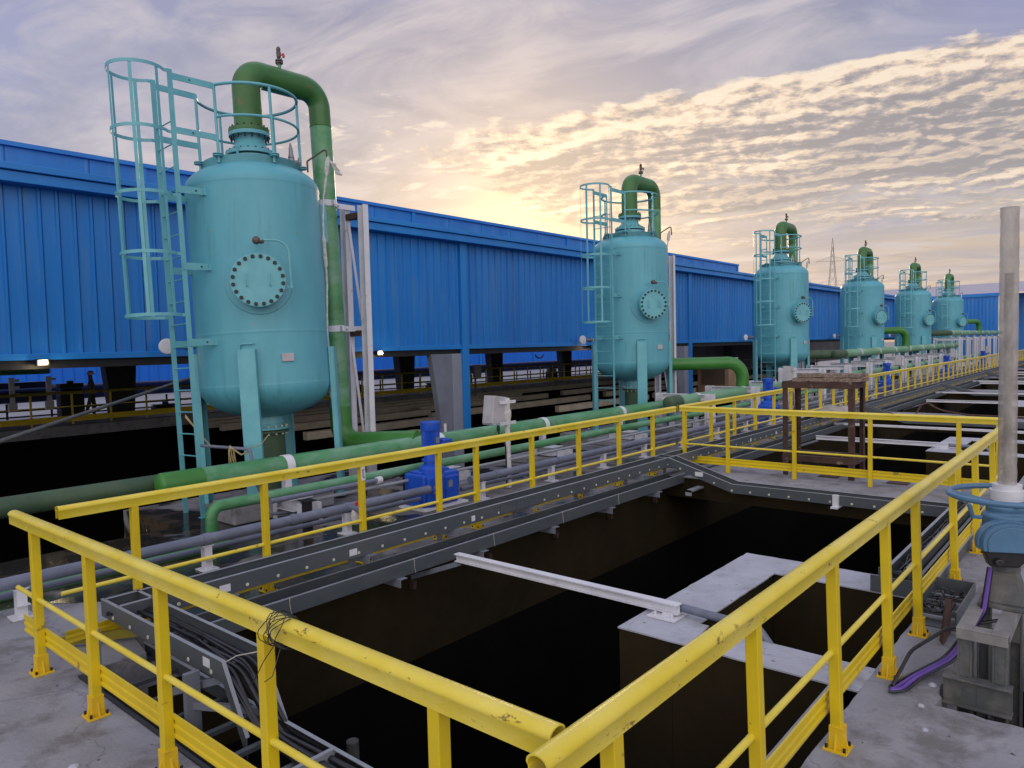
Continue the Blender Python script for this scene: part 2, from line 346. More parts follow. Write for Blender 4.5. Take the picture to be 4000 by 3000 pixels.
def textmesh(s, size, m, M, name='lettering', parent=None, ext=.001):
    cu = bpy.data.curves.new('t', 'FONT'); cu.body = s; cu.size = size; cu.extrude = ext; cu.align_x = 'CENTER'; cu.align_y = 'CENTER'
    to = bpy.data.objects.new('t', cu); COL.objects.link(to); bpy.context.view_layer.update()
    me = bpy.data.meshes.new_from_object(to.evaluated_get(bpy.context.evaluated_depsgraph_get()))
    bpy.data.objects.remove(to); me.transform(M); me.materials.clear(); me.materials.append(m); me.name = name
    o = bpy.data.objects.new(name, me); COL.objects.link(o)
    if parent is not None: o.parent = parent
    return o
ORD = ['first', 'second', 'third', 'fourth', 'fifth', 'sixth', 'seventh', 'eighth', 'ninth', 'tenth', 'eleventh', 'twelfth', 'thirteenth', 'fourteenth', 'fifteenth', 'sixteenth', 'seventeenth', 'eighteenth', 'nineteenth', 'twentieth']

# ------------------------------------------------------------------ ground, decks and pits
MOD = [(1.86, 11.35), (13.2, 22.95), (24.8, 34.6), (36.4, 46.2), (48., 57.8), (59.6, 69.4)]   # pits along the row (x from, x to)
PY0, PY1 = 1.335, 6.20
rs = random.Random(3)
g = MB(); g.box(-400, 1500, -700, 1500, -6.4, -6.2); struct(g, 'ground', CONC, smooth=0)
def rough_edge(a, b, n=14, amp=.005):
    a, b = V(a), V(b); d = (b - a); nn = V((-d.y, d.x)).normalized()
    return [tuple(a + d * (i / n) + nn * (rs.uniform(-amp, amp) if 0 < i < n else 0)) for i in range(n)]
d = MB()
d.prism([(-12, -9), (1.86, -9)] + rough_edge((1.86, 1.335), (1.86, 5.8), 60) + rough_edge((1.86, 5.8), (2.42, 5.82), 8, .012) + [(2.42, 6.195), (2.95, 6.2)] + rough_edge((2.95, 6.2), (2.75, 7.2), 12, .03) + rough_edge((2.75, 7.2), (2.2, 7.85), 8, .04) + rough_edge((2.2, 7.85), (-12, 7.9), 60, .03), -.45, 0)
struct(d, 'near_deck', CONC, smooth=0)
d = MB()
HX0, HX1, HY0, HY1 = 5.06, 6.7, .1, .92
d.prism([(1.862, -9), (HX0, -9)] + rough_edge((HX0, HY0), (HX0, HY1), 12, .02) + [(HX0, HY1), (HX0, PY0 - .0)] + rough_edge((HX0, PY0), (1.862, PY0), 30), -.45, 0)
d.prism([(HX1, -9), (80, -9), (80, PY0)] + [(HX1, PY0)], -.45, 0)
d.prism([(HX0, -9), (HX1, -9), (HX1, HY0), (HX0, HY0)], -.45, 0)
d.prism(rough_edge((HX0, HY1), (HX1, HY1), 24, .02) + [(HX1, HY1), (HX1, PY0)] + rough_edge((HX1, PY0), (HX0, PY0), 14) + [(HX0, PY0)], -.45, 0)
struct(d, 'right_deck', CONC, smooth=0)
d = MB(); d.box(-12, 85, PY1 + .003, 9.75, -.022, -.004)
for i in range(6):
    cx = 6.13 + 10.95 * i; d.box(cx - 1.7, cx + 2.6, 9.753, 11.5, -.45, -.003)
struct(d, 'pipe_deck', WET, smooth=0)
d = MB(); d.box(-12, 85, PY1 + .015, 9.74, -.45, -.024); struct(d, 'pipe_deck_slab', PITB, smooth=0)
for i in range(6):
    a = MOD[i][1]; b = MOD[i + 1][0] if i < 5 else 85
    d = MB(); d.prism([(a, PY0 + .003), (b, PY0 + .003)] + [(b, PY1)] + rough_edge((a, PY1), (a, PY0), 40)[:-1], -.016, -.002)
    struct(d, 'walkway', CONC, smooth=0)
    d = MB(); d.box(a + .02, b - .02, PY0 + .003, PY1, -.36, -.018); struct(d, 'walkway_slab', PITB, smooth=0)
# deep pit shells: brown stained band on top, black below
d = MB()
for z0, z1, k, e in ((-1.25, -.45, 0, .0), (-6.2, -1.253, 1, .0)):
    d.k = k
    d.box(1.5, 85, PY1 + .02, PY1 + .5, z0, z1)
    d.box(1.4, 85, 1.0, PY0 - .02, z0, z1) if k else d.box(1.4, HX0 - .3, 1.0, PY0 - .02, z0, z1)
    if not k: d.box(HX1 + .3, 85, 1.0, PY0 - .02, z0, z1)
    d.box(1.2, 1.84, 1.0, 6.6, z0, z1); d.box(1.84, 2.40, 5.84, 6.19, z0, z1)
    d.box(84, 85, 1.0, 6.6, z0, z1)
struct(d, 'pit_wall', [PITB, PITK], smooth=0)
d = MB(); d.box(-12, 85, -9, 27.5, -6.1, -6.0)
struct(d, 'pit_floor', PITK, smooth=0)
# north basin under the elevated building
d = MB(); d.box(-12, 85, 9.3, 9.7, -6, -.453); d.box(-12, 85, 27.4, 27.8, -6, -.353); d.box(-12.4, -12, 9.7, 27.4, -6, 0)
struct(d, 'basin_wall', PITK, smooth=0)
d = MB(); d.box(-12, 85, 27.4, 31.2, -.35, 0); struct(d, 'far_deck', CONC, smooth=0)
d = MB(); d.box(-40, 140, 31.203, 46.6, -.35, -.03); struct(d, 'yard', mat('pale_yard', (.38, .37, .36), (.32, .31, .30), .3, .8), smooth=0)
tag(MB().box(56, 110, 27.9, 28.0, -.3, 2.12).build('grey_sheet_fence', mat('grey_fence_sheet', (.20, .20, .24), (.15, .15, .18), .6, .6), smooth=0), 'long grey sheet fence under the far part of the blue building', 'fence')
for x0, x1, y in ((9, 14.6, 16.05), (9.5, 17.86, 18.6), (18.6, 29, 19.8), (10, 19.9, 21.25), (20.5, 29.2, 22.5), (10, 26, 23.6), (12, 30, 24.9), (13, 44, 26.1), (31, 44, 17.4), (31, 52, 20.2), (31, 46, 22.9), (23, 30, 17.2), (46, 60, 18.)):
    if x0 < 12.4: x0 = 12.4
    o = MB().box(x0, x1, y, y + .22, -.32, -.08).build('basin_beam', BEAMC, smooth=0, bevel=.01)
    tag(o, '%s beige concrete beam in the dark basin below the blue building, counted from the front' % ORD[[16.05, 17.2, 17.4, 18., 18.6, 19.8, 20.2, 21.25, 22.5, 22.9, 23.6, 24.9, 26.1].index(y)].capitalize(), 'beam', 'beams in the basin under the building')
# T shaped concrete shafts standing in the pits
for i, x0 in enumerate((4.98, 16.55, 28.2, 39.8)):
    t = MB(); P_ = [(0, 0), (2.62, 0)]
    t.prism(rough_edge((0, 1.72), (0, -.122), 20) + rough_edge((0, -.122), (.42, -.122), 4) + rough_edge((.42, -.122), (.42, 1.0), 10) + [(.30, 1.0), (.30, 1.12), (.46, 1.14)] + rough_edge((.46, 1.22), (2.10, 1.22), 16) + [(2.10, 1.22), (2.10, -.122), (2.62, -.122)] + rough_edge((2.62, -.122), (2.62, 1.72), 20) + rough_edge((2.62, 1.72), (0, 1.72), 26), -.012, 0)
    o = t.build('shaft_cap', CONCW, smooth=0)
    s = thing('concrete_shaft', ['whitish U shaped concrete shaft top in the near pit behind the right yellow railing', 'pale concrete shaft top in the second pit, beyond the rusty stand', 'pale concrete shaft top in the third pit', 'small far pale concrete shaft top in the fourth pit'][i], 'concrete shaft', (x0, 1.46, -.004), 'concrete shaft tops in the pits')
    o.parent = s
    t = MB(); t.box(.01, 2.61, 1.24, 1.71, -6, -.014); t.box(.01, .41, .0, 1.237, -6, -.014); t.box(2.11, 2.61, .0, 1.237, -6, -.014)
    t.build('shaft_wall', PITB, s, smooth=0)
for i in range(5):
    x = 5.44 + 11.6 * i if i < 3 else (40.2, 51.9)[i - 3]
    s = thing('steel_beam', ['white steel beam crossing the near pit from cable tray to concrete shaft', 'white steel beam over the second pit behind the rusty stand', 'white steel beam over the third pit', 'thin far white steel beam over the fourth pit', 'thin far white steel beam over the fifth pit'][i], 'steel beam', (x, 0, 0), 'white beams across the pits')
    b = MB(); b.box(-.042, .042, 2.86, 5.48, .105, .115); b.box(-.035, .035, 2.86, 5.48, .03, .038); b.box(-.004, .004, 2.86, 5.48, .038, .105)
    b.build('i_section', WHITE, s, smooth=0)
    MB().bar((0, 5.44, .01), (0, 6.2, -.28), .04, .05).build('end_bracket', GREY, s, smooth=0)
    b = MB(); b.box(-.13, .13, 2.84, 3.1, 0, .012); b.box(-.05, .05, 2.9, 3.0, .012, .03); b.bolts((0, 2.97, .012), .11, 4, .012, .03, a0=.785); b.build('base_plate', WHITE, s, smooth=0)
    if i < 2: tag(MB().tube(fillet([(x + .06, 2.9, .07), (x + .02, 2.2, .06), (x + .02, 1.9, -.3)], .1), .035).build('drain_pipe', PURP), 'violet grey pipe stub after the %s white pit beam' % ('near' if i == 0 else 'second'), 'pipe')
# extra thin beams on further pits
for i, (x, y0) in enumerate(((33.6, 1.5), (42.5, 1.5), (50, 1.5), (20.4, 1.5))):
    o = MB().box(x, x + .06, y0, 6.1, .0, .06).build('steel_beam', WHITE, smooth=0, bevel=.006)
    tag(o, 'narrow white channel laid flat across a far pit', 'steel beam', 'narrow channels across the far pits')

# ------------------------------------------------------------------ yellow handrails
def rail_profile():
    o = [(-.033, -.100), (-.033, -.042), (-.040, -.033)] + [(.040 * math.cos(a), -.027 + .027 * math.sin(a)) for a in [math.pi - i * math.pi / 8 for i in range(9)]] + [(.040, -.033), (.033, -.042), (.033, -.100)]
    i_ = [(x * .86, y - .005 if y > -.04 else y) for x, y in o][::-1]
    return o + i_
RP = rail_profile()
def handrail(name_label, a, b, posts, zt=1.15, mid=.55, toe=(.19, .31), base=True, base_mat=None, top_mat=None, group='yellow handrails round the pits', lean=(0, 0), toe_side=1):
    a, b = V((*a, 0)), V((*b, 0)); d = (b - a).normalized(); nrm = V((-d.y, d.x, 0))
    s = thing('handrail', name_label, 'handrail', a, group)
    L = (b - a).length; up = V((0, 0, 1))
    def pt(t, z, off=0): return d * t + nrm * off + up * z
    m = MB(); m.sweep([pt(0, zt), pt(L, zt)], RP); m.build('top_rail', top_mat or YELT, s, smooth=50)
    m = MB(); m.rcyl(pt(.0, mid), pt(L, mid), .0175, 14)
    m.build('mid_rail', YELT, s)
    if toe:
        m = MB(); z0, z1 = toe; h = z1 - z0; o_ = .036 * toe_side
        prof = [(0, 0), (0, h), (.012, h), (.012, h * .8), (.004, h * .74), (.004, h * .58), (.012, h * .52), (.012, h * .40), (.004, h * .34), (.004, h * .18), (.012, h * .12), (.012, 0)]
        m.sweep([pt(0, z0, -o_), pt(L, z0, -o_)], prof); m.build('toe_board', YEL, s, smooth=20)
    for t in posts:
        w_ = .029; q = MB()
        ax, ay = d, nrm; vs = []
        for z, lx in ((.0, 0.), (zt - .047, 1.)):
            for i, j in ((-1, -1), (1, -1), (1, 1), (-1, 1)): vs.append(d * (t + i * w_ + lean[0] * lx) + nrm * (j * w_ + lean[1] * (lx - 1)) + up * z)
        q.add(vs, [(0, 1, 2, 3), (7, 6, 5, 4), (0, 4, 5, 1), (1, 5, 6, 2), (2, 6, 7, 3), (3, 7, 4, 0)])
        po = q.build('post', YEL, s, smooth=0, bevel=.004)
        if base:
            q = MB(Matrix.Translation(d * t - nrm * lean[1]) @ Matrix(((d.x, nrm.x, 0, 0), (d.y, nrm.y, 0, 0), (0, 0, 1, 0), (0, 0, 0, 1))))
            q.box(-.065, .065, -.065, .065, .0, .014)
            q.prism([(-.038, -.038), (.038, -.038), (.038, .038), (-.038, .038)], .014, .14)
            for sx in (-1, 1):
                q.add([(sx * .038, -.006, .014), (sx * .06, -.006, .014), (sx * .038, -.006, .10), (sx * .038, .006, .014), (sx * .06, .006, .014), (sx * .038, .006, .10)], [(0, 1, 2), (3, 5, 4), (1, 4, 5, 2), (0, 3, 4, 1)])
                q.add([(-.006, sx * .038, .014), (-.006, sx * .06, .014), (-.006, sx * .038, .10), (.006, sx * .038, .014), (.006, sx * .06, .014), (.006, sx * .038, .10)], [(0, 1, 2), (3, 5, 4), (1, 4, 5, 2), (0, 3, 4, 1)])
            q.k = 1; q.bolts((0, 0, .014), .068, 4, .009, .022, a0=.785); q.build('post_base', [base_mat or YELB, BOLT], po, smooth=0, bevel=.002)
    return s
near = handrail('short near yellow handrail crossing the lower left foreground, with tie wires on top', (1.715, 6.50), (1.715, 1.315), [6.50 - y for y in (6.06, 5.04, 4.02, 2.96, 1.84)], toe=(.20, .33), toe_side=-1)
right = handrail('long scuffed yellow handrail along the right deck, starting at the bottom centre corner', (1.55, 1.265), (11.9, 1.265), [x - 1.55 for x in (1.93, 3.08, 4.19, 5.32, 6.22, 7.72, 8.98, 10.2, 11.4)], toe=(.19, .31), lean=(0, .03), toe_side=-1)
far1 = handrail('yellow handrail in front of the green pipes, behind the grey cable trays', (1.96, 6.35), (11.98, 6.35), [x - 1.96 for x in (2.53, 3.73, 4.89, 6.04, 6.70, 7.83, 8.95, 10.08, 11.18)], mid=.46, toe=(.07, .17), base_mat=YEL)
cross = handrail('yellow handrail across the walkway in front of the rusty stand', (12.10, 6.30), (12.10, 1.34), [6.30 - y for y in (6.22, 5.39, 4.24, 3.08, 1.90, 1.42)], mid=.46, toe=(.12, .25), base=False, toe_side=-1)
far2 = handrail('long receding yellow handrail beyond the rusty stand beside the blue motors', (12.16, 6.36), (72, 6.36), [12.40 - 12.16 + 1.107 * i for i in range(54)], mid=.46, toe=(.07, .17), base=False)
# sticker on the near far-rail post
st = MB(); st.box(4.862, 4.918, 6.314, 6.317, .90, 1.045); so = st.build('post_sticker', STK, far1, smooth=0); so.location = -far1.location
textmesh('SumiP', .042, DARK, Matrix.Translation((4.89 - 1.96, 6.312 - 6.35, .972)) @ Matrix.Rotation(R_(90), 4, 'X') @ Matrix.Rotation(R_(-90), 4, 'Z'), parent=so).location = far1.location
# tie wire bundle on the near handrail
for nm, mm, k in (('tie_wire', CABLE, 9),):
    m = MB(); rr = random.Random(5)
    for i in range(k):
        y0 = 2.78 + rr.uniform(-.05, .05); pts = []
        A = rr.uniform(.052, .075); tw = rr.uniform(-.05, .05)
        for j in range(22):
            a = j / 21 * 2 * math.pi * rr.uniform(.9, 1.05); pts.append((1.70 + A * math.cos(a) * 1., y0 + tw * math.sin(a / 2) + .03 * math.sin(a * 2 + i), 1.10 + A * 1.05 * math.sin(a)))
        m.tube(pts, .0022, 5)
    m.tube([(1.66, 2.80, 1.04), (1.62, 2.82, .98), (1.60, 2.86, .90), (1.59, 2.9, .86)], .0022, 5); m.tube([(1.66, 2.75, 1.04), (1.60, 2.72, .95), (1.61, 2.80, .90)], .0022, 5)
    tag(m.build(nm, mm), 'coil of thin grey wires wound round the near yellow top rail', 'wire')

# ------------------------------------------------------------------ cable trays
def tray_parts(s, L, w_, h, M, dots=True, step=.3, lips=True, bars=True):
    """ladder tray along local +x, local y across (0..w), z 0..h"""
    t = .006
    for k, y in enumerate((0, w_)):
        m = MB(M); sg = 1 if k == 0 else -1
        m.k = 0; m.box(0, L, y - t / 2, y + t / 2, 0.004, h - .004)
        m.k = 1 if lips else 0; a, b = sorted((y - sg * .004, y + sg * .026)); m.box(0, L, a, b, h - .004, h)
        m.k = 0; m.box(0, L, a, b, 0, .004)
        m.build('side_rail', [TRAY, TRAYL], s, smooth=0)
    if bars:
        n = max(1, int(L / step))
        proto = None
        for i in range(n):
            x = (i + .5) * L / n
            if proto is None:
                m = MB(); m.k = 0; m.box(-.016, .016, .003, w_ - .003, .030, .052)
                if dots:
                    m.k = 1; m.M = Matrix.Translation((0, -.003, .041)) @ Matrix.Rotation(R_(90), 4, 'X'); m.lathe([(.016, 0), (.016, .004), (.012, .007)], 12)
                proto = m.build('rung', [TRAY, DOT], s); proto.matrix_local = M @ Matrix.Translation((x, 0, 0))
            else:
                o = proto.copy(); COL.objects.link(o); o.parent = s; o.matrix_local = M @ Matrix.Translation((x, 0, 0))
def tray(label, p, q, w_, h, group='grey cable tray lengths', **k):
    p, q = V(p), V(q); d = q - p; L = d.length; d.normalize()
    lat = V((0, 0, 1)).cross(d).normalized(); up = d.cross(lat)
    s = thing('cable_tray', label, 'cable tray', p, group)
    M = Matrix(((d.x, lat.x, up.x, 0), (d.y, lat.y, up.y, 0), (d.z, lat.z, up.z, 0), (0, 0, 0, 1)))
    tray_parts(s, L, w_, h, M, **k)
    return s
xs = [2.235, 7.15, 12.1, 18., 24, 30, 36, 42, 48, 54, 60, 66, 72]
nm = ['first', 'second', 'third', 'fourth', 'fifth', 'sixth', 'seventh', 'eighth', 'ninth', 'tenth', 'eleventh', 'twelfth']
trs = []
for i in range(12):
    trs.append(tray('%s length of the upper grey cable tray below the yellow handrail' % nm[i].capitalize(), (xs[i], 5.98, .205), (xs[i + 1], 5.98, .205), .29, .155))
    tray('%s length of the lower grey cable tray hanging at the pit edge' % nm[i].capitalize(), (xs[i] + .6 * (i == 0), 5.86, -.10), (xs[i + 1], 5.86, -.10), .30, .15, lips=True, dots=False, step=.6)
# cables in the trays
cb = random.Random(11)
def cable_run(label, x0, x1, y0, y1, z, n, mats=CABLE, r=.011, nm_='cable'):
    for i in range(n):
        pts = []; y = cb.uniform(y0, y1); k = int((x1 - x0) / .7)
        for j in range(k + 1): pts.append((x0 + (x1 - x0) * j / k, min(y1, max(y0, y + cb.uniform(-.02, .02))), z + cb.uniform(0, .02)))
        tag(MB().tube(pts, r, 6).build(nm_, mats), label + ORD[i] + ' strand', 'cable', 'black cables lying in the trays')
cable_run('black cable in the upper cable tray along the pit, ', 2.2, 40, 6.03, 6.24, .265, 4)
cable_run('black cable in the lower cable tray along the pit, ', 2.6, 40, 5.9, 6.1, -.03, 4)
# small angle brackets, splice plates, stickers, cable ties on the visible near trays
def sub(parent, mb, name, m, **k):
    o = mb.build(name, m, parent, **k); o.location = -parent.location; return o
for i, x in enumerate((3.1, 4.62, 5.9, 7.3, 8.7, 10.1, 11.4)):
    m = MB(); m.box(x, x + .10, 5.92, 6.28, .192, .202); m.box(x, x + .012, 5.92, 6.28, .12, .192); m.box(x + .02, x + .09, 6.27, 6.29, -.1, .192)
    tag(m.build('tray_bracket', GREY, smooth=0), 'short grey angle bracket under the upper cable tray, %s from the left' % ORD[i].replace('nearest', 'first'), 'bracket', 'angle brackets carrying the upper tray')
    m = MB(); m.box(x + .3, x + .40, 5.80, 6.20, -.112, -.103); m.box(x + .3, x + .312, 5.80, 6.20, -.19, -.112)
    tag(m.build('tray_bracket', GREY, smooth=0), 'short grey angle bracket under the lower cable tray, %s from the left' % ORD[i].replace('nearest', 'first'), 'bracket', 'angle brackets carrying the lower tray')
    tag(MB().box(x + .77, x + .82, 6.13, 6.2, -.40, -.30).build('wall_anchor_block', RUST, smooth=0), 'small brown block on the pit wall under the trays, %s from the left' % ORD[i].replace('nearest', 'first'), 'anchor block', 'small blocks on the pit wall')
    if i < 5:
        m = MB(); m.tube([(x + .55, 5.853, .062), (x + .545, 5.846, -.02), (x + .56, 5.846, -.10)], .003, 5); tag(m.build('cable_tie', DOT), 'white cable tie looped over the lower grey tray, %s from the left' % ORD[i].replace('nearest', 'first'), 'cable tie', 'white cable ties on the lower tray')
for x, ti, sz in ((3.05, 0, .10), (4.42, 0, .095), (6.2, 0, .06), (14.5, 2, .06), (15.9, 2, .05)):
    m = MB(); m.box(x, x + sz, 5.972, 5.975, .235, .30); sub(trs[ti], m, 'tray_sticker', STK, smooth=0)
m = MB(); m.box(6.72, 7.55, 5.966, 5.975, .222, .345); o = sub(trs[0], m, 'splice_plate', TRAY, smooth=0)
m = MB(Matrix.Translation((0, 5.966, 0)) @ Matrix.Rotation(R_(90), 4, 'X'))
for i in range(4):
    for j in range(2): m.lathe([(.006, 0), (.006, .004)], 6, (6.98 + .08 * i, .255 + .055 * j, 0))
o2 = m.build('splice_bolt', METAL, o); 
# tray at the near left corner: runs toward the camera, bends down, goes on lower
s = thing('cable_tray', 'grey cable tray at the near left corner, bending down into the pit with black cables', 'cable tray', (0, 0, 0), 'grey cable tray lengths')
def rails_along(s, path, x0, x1, h):
    for x in (x0, x1):
        m = MB(); n = len(path)
        for i in range(n - 1):
            (ya, za), (yb, zb) = path[i], path[i + 1]
            m.k = 0
            m.add([(x, ya, za - h), (x, yb, zb - h), (x, yb, zb - .004), (x, ya, za - .004), (x + .006, ya, za - h), (x + .006, yb, zb - h), (x + .006, yb, zb - .004), (x + .006, ya, za - .004)], [(0, 1, 2, 3), (4, 7, 6, 5), (0, 4, 5, 1), (3, 2, 6, 7), (0, 3, 7, 4), (1, 5, 6, 2)])
            m.k = 1
            a, b = (x - .004, x + .022) if x == x0 else (x - .018, x + .008)
            m.add([(a, ya, za - .004), (a, yb, zb - .004), (b, yb, zb - .004), (b, ya, za - .004), (a, ya, za), (a, yb, zb), (b, yb, zb), (b, ya, za)], [(0, 1, 2, 3), (7, 6, 5, 4), (0, 4, 5, 1), (1, 5, 6, 2), (2, 6, 7, 3), (3, 7, 4, 0)])
        m.build('side_rail', [TRAY, TRAYL], s, smooth=0)
CX0, CX1 = 2.22, 2.50
rails_along(s, [(6.29, .36), (4.36, .36), (4.10, -.05)], CX0, CX1, .14)
for i in range(6):
    y = 6.05 - i * .31; m = MB(); m.k = 0; m.box(CX0 - .003, CX1, y - .016, y + .016, .245, .267); m.k = 1
    m.M = Matrix.Translation((CX0 - .003, y, .256)) @ Matrix.Rotation(R_(-90), 4, 'Y'); m.lathe([(.016, 0), (.016, .004), (.012, .007)], 12); m.build('rung', [TRAY, DOT], s)
m = MB(); m.box(CX0, CX1 + .006, 6.29, 6.296, .22, .36); m.build('end_plate', TRAY, s, smooth=0)
m = MB(); m.box(CX0 - .003, CX0 - .0005, 4.52, 4.61, .27, .33); m.build('tray_sticker', STK, s, smooth=0)
s2 = thing('cable_tray', 'lower grey ladder tray along the near pit edge at the bottom of the picture', 'cable tray', (0, 0, 0), 'grey cable tray lengths')
rails_along(s2, [(6.1, -.02), (1.6, -.02)], 2.0, 2.46, .12)
for i in range(12):
    y = 5.9 - i * .37; MB().box(2.003, 2.462, y - .02, y + .02, -.115, -.085).build('rung', TRAY, s2, smooth=0)
MB().box(2.0, 2.466, 3.52, 3.55, -.14, -.018).build('cross_plate', TRAYL, s2, smooth=0)
m = MB(); m.box(2.10, 2.13, 4.93, 4.97, -.3, .22); m.bar((2.12, 4.95, .02), (2.30, 4.45, .20), .03, .05); m.box(2.10, 2.2, 4.62, 4.66, -.3, .24); m.bar((2.15, 4.64, .02), (2.45, 4.25, -.02), .035, .05)
tag(m.build('tray_support', GREY, smooth=0, bevel=.003), 'grey upright and strut under the bent corner tray', 'support frame')
offs = [.03 + .03 * k_ + cb.uniform(-.01, .01) for k_ in range(8)]
for i in range(8):
    o_ = offs[i]; j_ = cb.uniform(-.02, .02)
    zz = .255 + .03 * cb.random(); w1, w2, w3 = [cb.uniform(-.035, .035) for _ in range(3)]; cl = lambda v_: min(.245, max(.035, v_))
    pts = fillet([(CX0 + o_, 6.2, zz), (CX0 + cl(o_ + w1), 5.6, zz), (CX0 + cl(o_ + w2), 5.0, zz + .01), (CX0 + cl(o_ + w3), 4.36 + j_, zz - abs(j_)), (CX0 + cl(o_ - w1), 4.02, -.06), (CX0 + cl(o_ - w2), 3.3, -.06), (CX0 + o_, 1.8, -.07)], .22, 4)
    tag(MB().tube(pts, .013 + .004 * (i % 2), 8).build('cable', CABLE), 'black cable in the bent corner tray, %s from the outer rail' % ORD[sorted(offs).index(o_)], 'cable', 'cables in the bent corner tray')
m = MB(); m.tube([(CX0 + .03, 4.42, .315), (CX0 + .12, 4.40, .345), (CX0 + .22, 4.41, .325), (CX0 + .25, 4.37, .335)], .004, 5); tag(m.build('cable_tie', DOT), 'white tie on the black cables at the corner bend', 'cable tie')
# cross tray
s = thing('cable_tray', 'grey cable tray sloping from the far junction and running along the walkway edge', 'cable tray', (0, 0, 0), 'grey cable tray lengths')
rails_along(s, [(6.27, .36), (5.95, .36), (4.85, .03), (1.5, .03)], 11.02, 11.30, .145)
for i in range(15):
    y = 5.75 - i * .3; z = .36 - max(0, min(1, (5.95 - y) / 1.1)) * .33 - .105
    m = MB(); m.k = 0; m.box(11.017, 11.30, y - .016, y + .016, z - .011, z + .011); m.k = 1
    m.M = Matrix.Translation((11.017, y, z)) @ Matrix.Rotation(R_(-90), 4, 'Y'); m.lathe([(.018, 0), (.018, .004), (.013, .007)], 12); m.build('rung', [TRAY, DOT], s)
m = MB(); m.box(11.012, 11.016, 5.34, 5.48, .10, .17); m.build('tray_sticker', STK, s, smooth=0)
m = MB(); m.box(10.96, 11.016, 3.22, 3.30, -.125, .04); m.box(10.9, 11.2, 3.21, 3.31, -.15, -.125); tag(m.build('tray_bracket', WHITE, smooth=0), 'pale angle clip holding the walkway edge tray', 'bracket')
m = MB(); m.box(10.9, 11.4, 5.5, 5.6, -.16, -.13); m.box(10.9, 10.93, 5.5, 5.6, -.22, -.13); tag(m.build('tray_bracket', TRAYL, smooth=0), 'grey cantilever bracket under the tray junction', 'bracket')
# far sloping trays at the other walkways
for i, x in enumerate((22.6, 34.2, 45.8)):
    s = thing('cable_tray', '%s grey tray branching across a far pit walkway' % ['first', 'second', 'third'][i].capitalize(), 'cable tray', (0, 0, 0), 'grey cable tray lengths')
    rails_along(s, [(6.27, .36), (5.95, .36), (4.85, .03), (1.5, .03)], x, x + .28, .145)
# trays outside the right handrail
s = tray('grey ladder tray outside the right handrail with loose black cables', (7.15, 1.50, .10), (11.0, 1.50, .10), .17, .14, dots=False, step=.28)
s = tray('grey tray with violet cables between the right handrail and the pit', (7.3, 1.32, .02), (11.0, 1.32, .02), .15, .10, dots=False, step=.5)
s = thing('cable_tray', 'open grey box tray with coiled cables by the right handrail posts', 'cable tray', (6.45, 1.02, 0), 'grey cable tray lengths')
m = MB(); m.box(0, .9, 0, .01, .0, .15); m.box(0, .9, .30, .31, 0, .15); m.box(.89, .9, 0, .78, 0, .15); m.box(.62, .89, .31, .32, 0, .15); m.box(0, .89, .01, .30, 0.002, .01); m.box(.62, .63, .31, .78, .0, .15); m.box(.63, .89, .32, .78, .002, .01)
m.build('tray_walls', [TRAY], s, smooth=0, bevel=.002)
for i in range(4): MB().box(.12 + .2 * i, .15 + .2 * i, .01, .30, .03, .05).build('rung', TRAYL, s, smooth=0)
for i in range(5):
    pts = []; x0, y0, r0 = cb.uniform(6.65, 7.1), cb.uniform(1.12, 1.24), cb.uniform(.06, .13)
    for j in range(15): a = j * .5; pts.append((x0 + r0 * math.cos(a) + j * .01, y0 + r0 * .8 * math.sin(a), .05 + .06 * cb.random()))
    tag(MB().tube(pts, .008, 6).build('cable', CABLE), 'black cable coiled in the open box tray, %s loop from the front' % ORD[i], 'cable', 'coiled cables in the open box tray')
for i in range(5):
    pts = [(7.2 + .5 * j, 1.36 + cb.uniform(-.03, .08), .09 + cb.uniform(0, .03)) for j in range(9)]
    tag(MB().tube(fillet(pts, .3, 3), .009, 6).build('cable', VIOL if i % 2 else PURP), ('violet' if i % 2 else 'grey violet') + ' cable in the tray behind the right handrail, %s strand' % ORD[i], 'cable', 'violet cables behind the right handrail')
for i in range(3):
    pts = [(7.2 + .5 * j, 1.58 + cb.uniform(-.05, .05), .20 + cb.uniform(-.03, .02)) for j in range(8)]
    tag(MB().tube(fillet(pts, .3, 3), .006, 6).build('cable', CABLE), ['outer', 'middle', 'inner'][i] + ' thin black cable in the outer ladder tray on the right', 'cable', 'thin cables in the outer right tray')
m = MB(); m.add([(6.10, 1.05, 0), (6.42, 1.05, 0), (6.42, 1.05, .26), (6.18, 1.09, .0), (6.42, 1.09, 0), (6.42, 1.09, .26)], [(0, 1, 2), (3, 5, 4), (0, 2, 5, 3), (1, 4, 5, 2)]); tag(m.build('wedge_plate', RUST, smooth=0), 'brown triangular plate leaning beside the right handrail post', 'plate')

# ------------------------------------------------------------------ blue elevated building
b = thing('raised_building', 'long bright blue corrugated building raised on columns behind the teal tanks', 'building', (0, 15.2, 0))
ZB, ZE, ZF, ZP = 2.27, 5.38, 5.68, 6.22
def ribbed(x0, x1, y, z0, z1, pitch=.29, h=.042, first=None):
    m = MB(); pts = [(x0, y)]; x = math.ceil(x0 / pitch) * pitch
    while x + .1 < x1: pts += [(x, y), (x + .015, y - h), (x + .05, y - h), (x + .065, y), (x + .068, y + .02), (x + .080, y + .02), (x + .085, y)]; x += pitch
    pts.append((x1, y)); n = len(pts)
    m.add([(a, b_, z0) for a, b_ in pts] + [(a, b_, z1) for a, b_ in pts], [(i, i + 1, n + i + 1, n + i) for i in range(n - 1)])
    m.add([(a, y + .05, z0) for a, b_ in (pts[0], pts[-1])] + [(a, y + .05, z1) for a, b_ in (pts[0], pts[-1])], [(0, 1, 3, 2)])
    return m
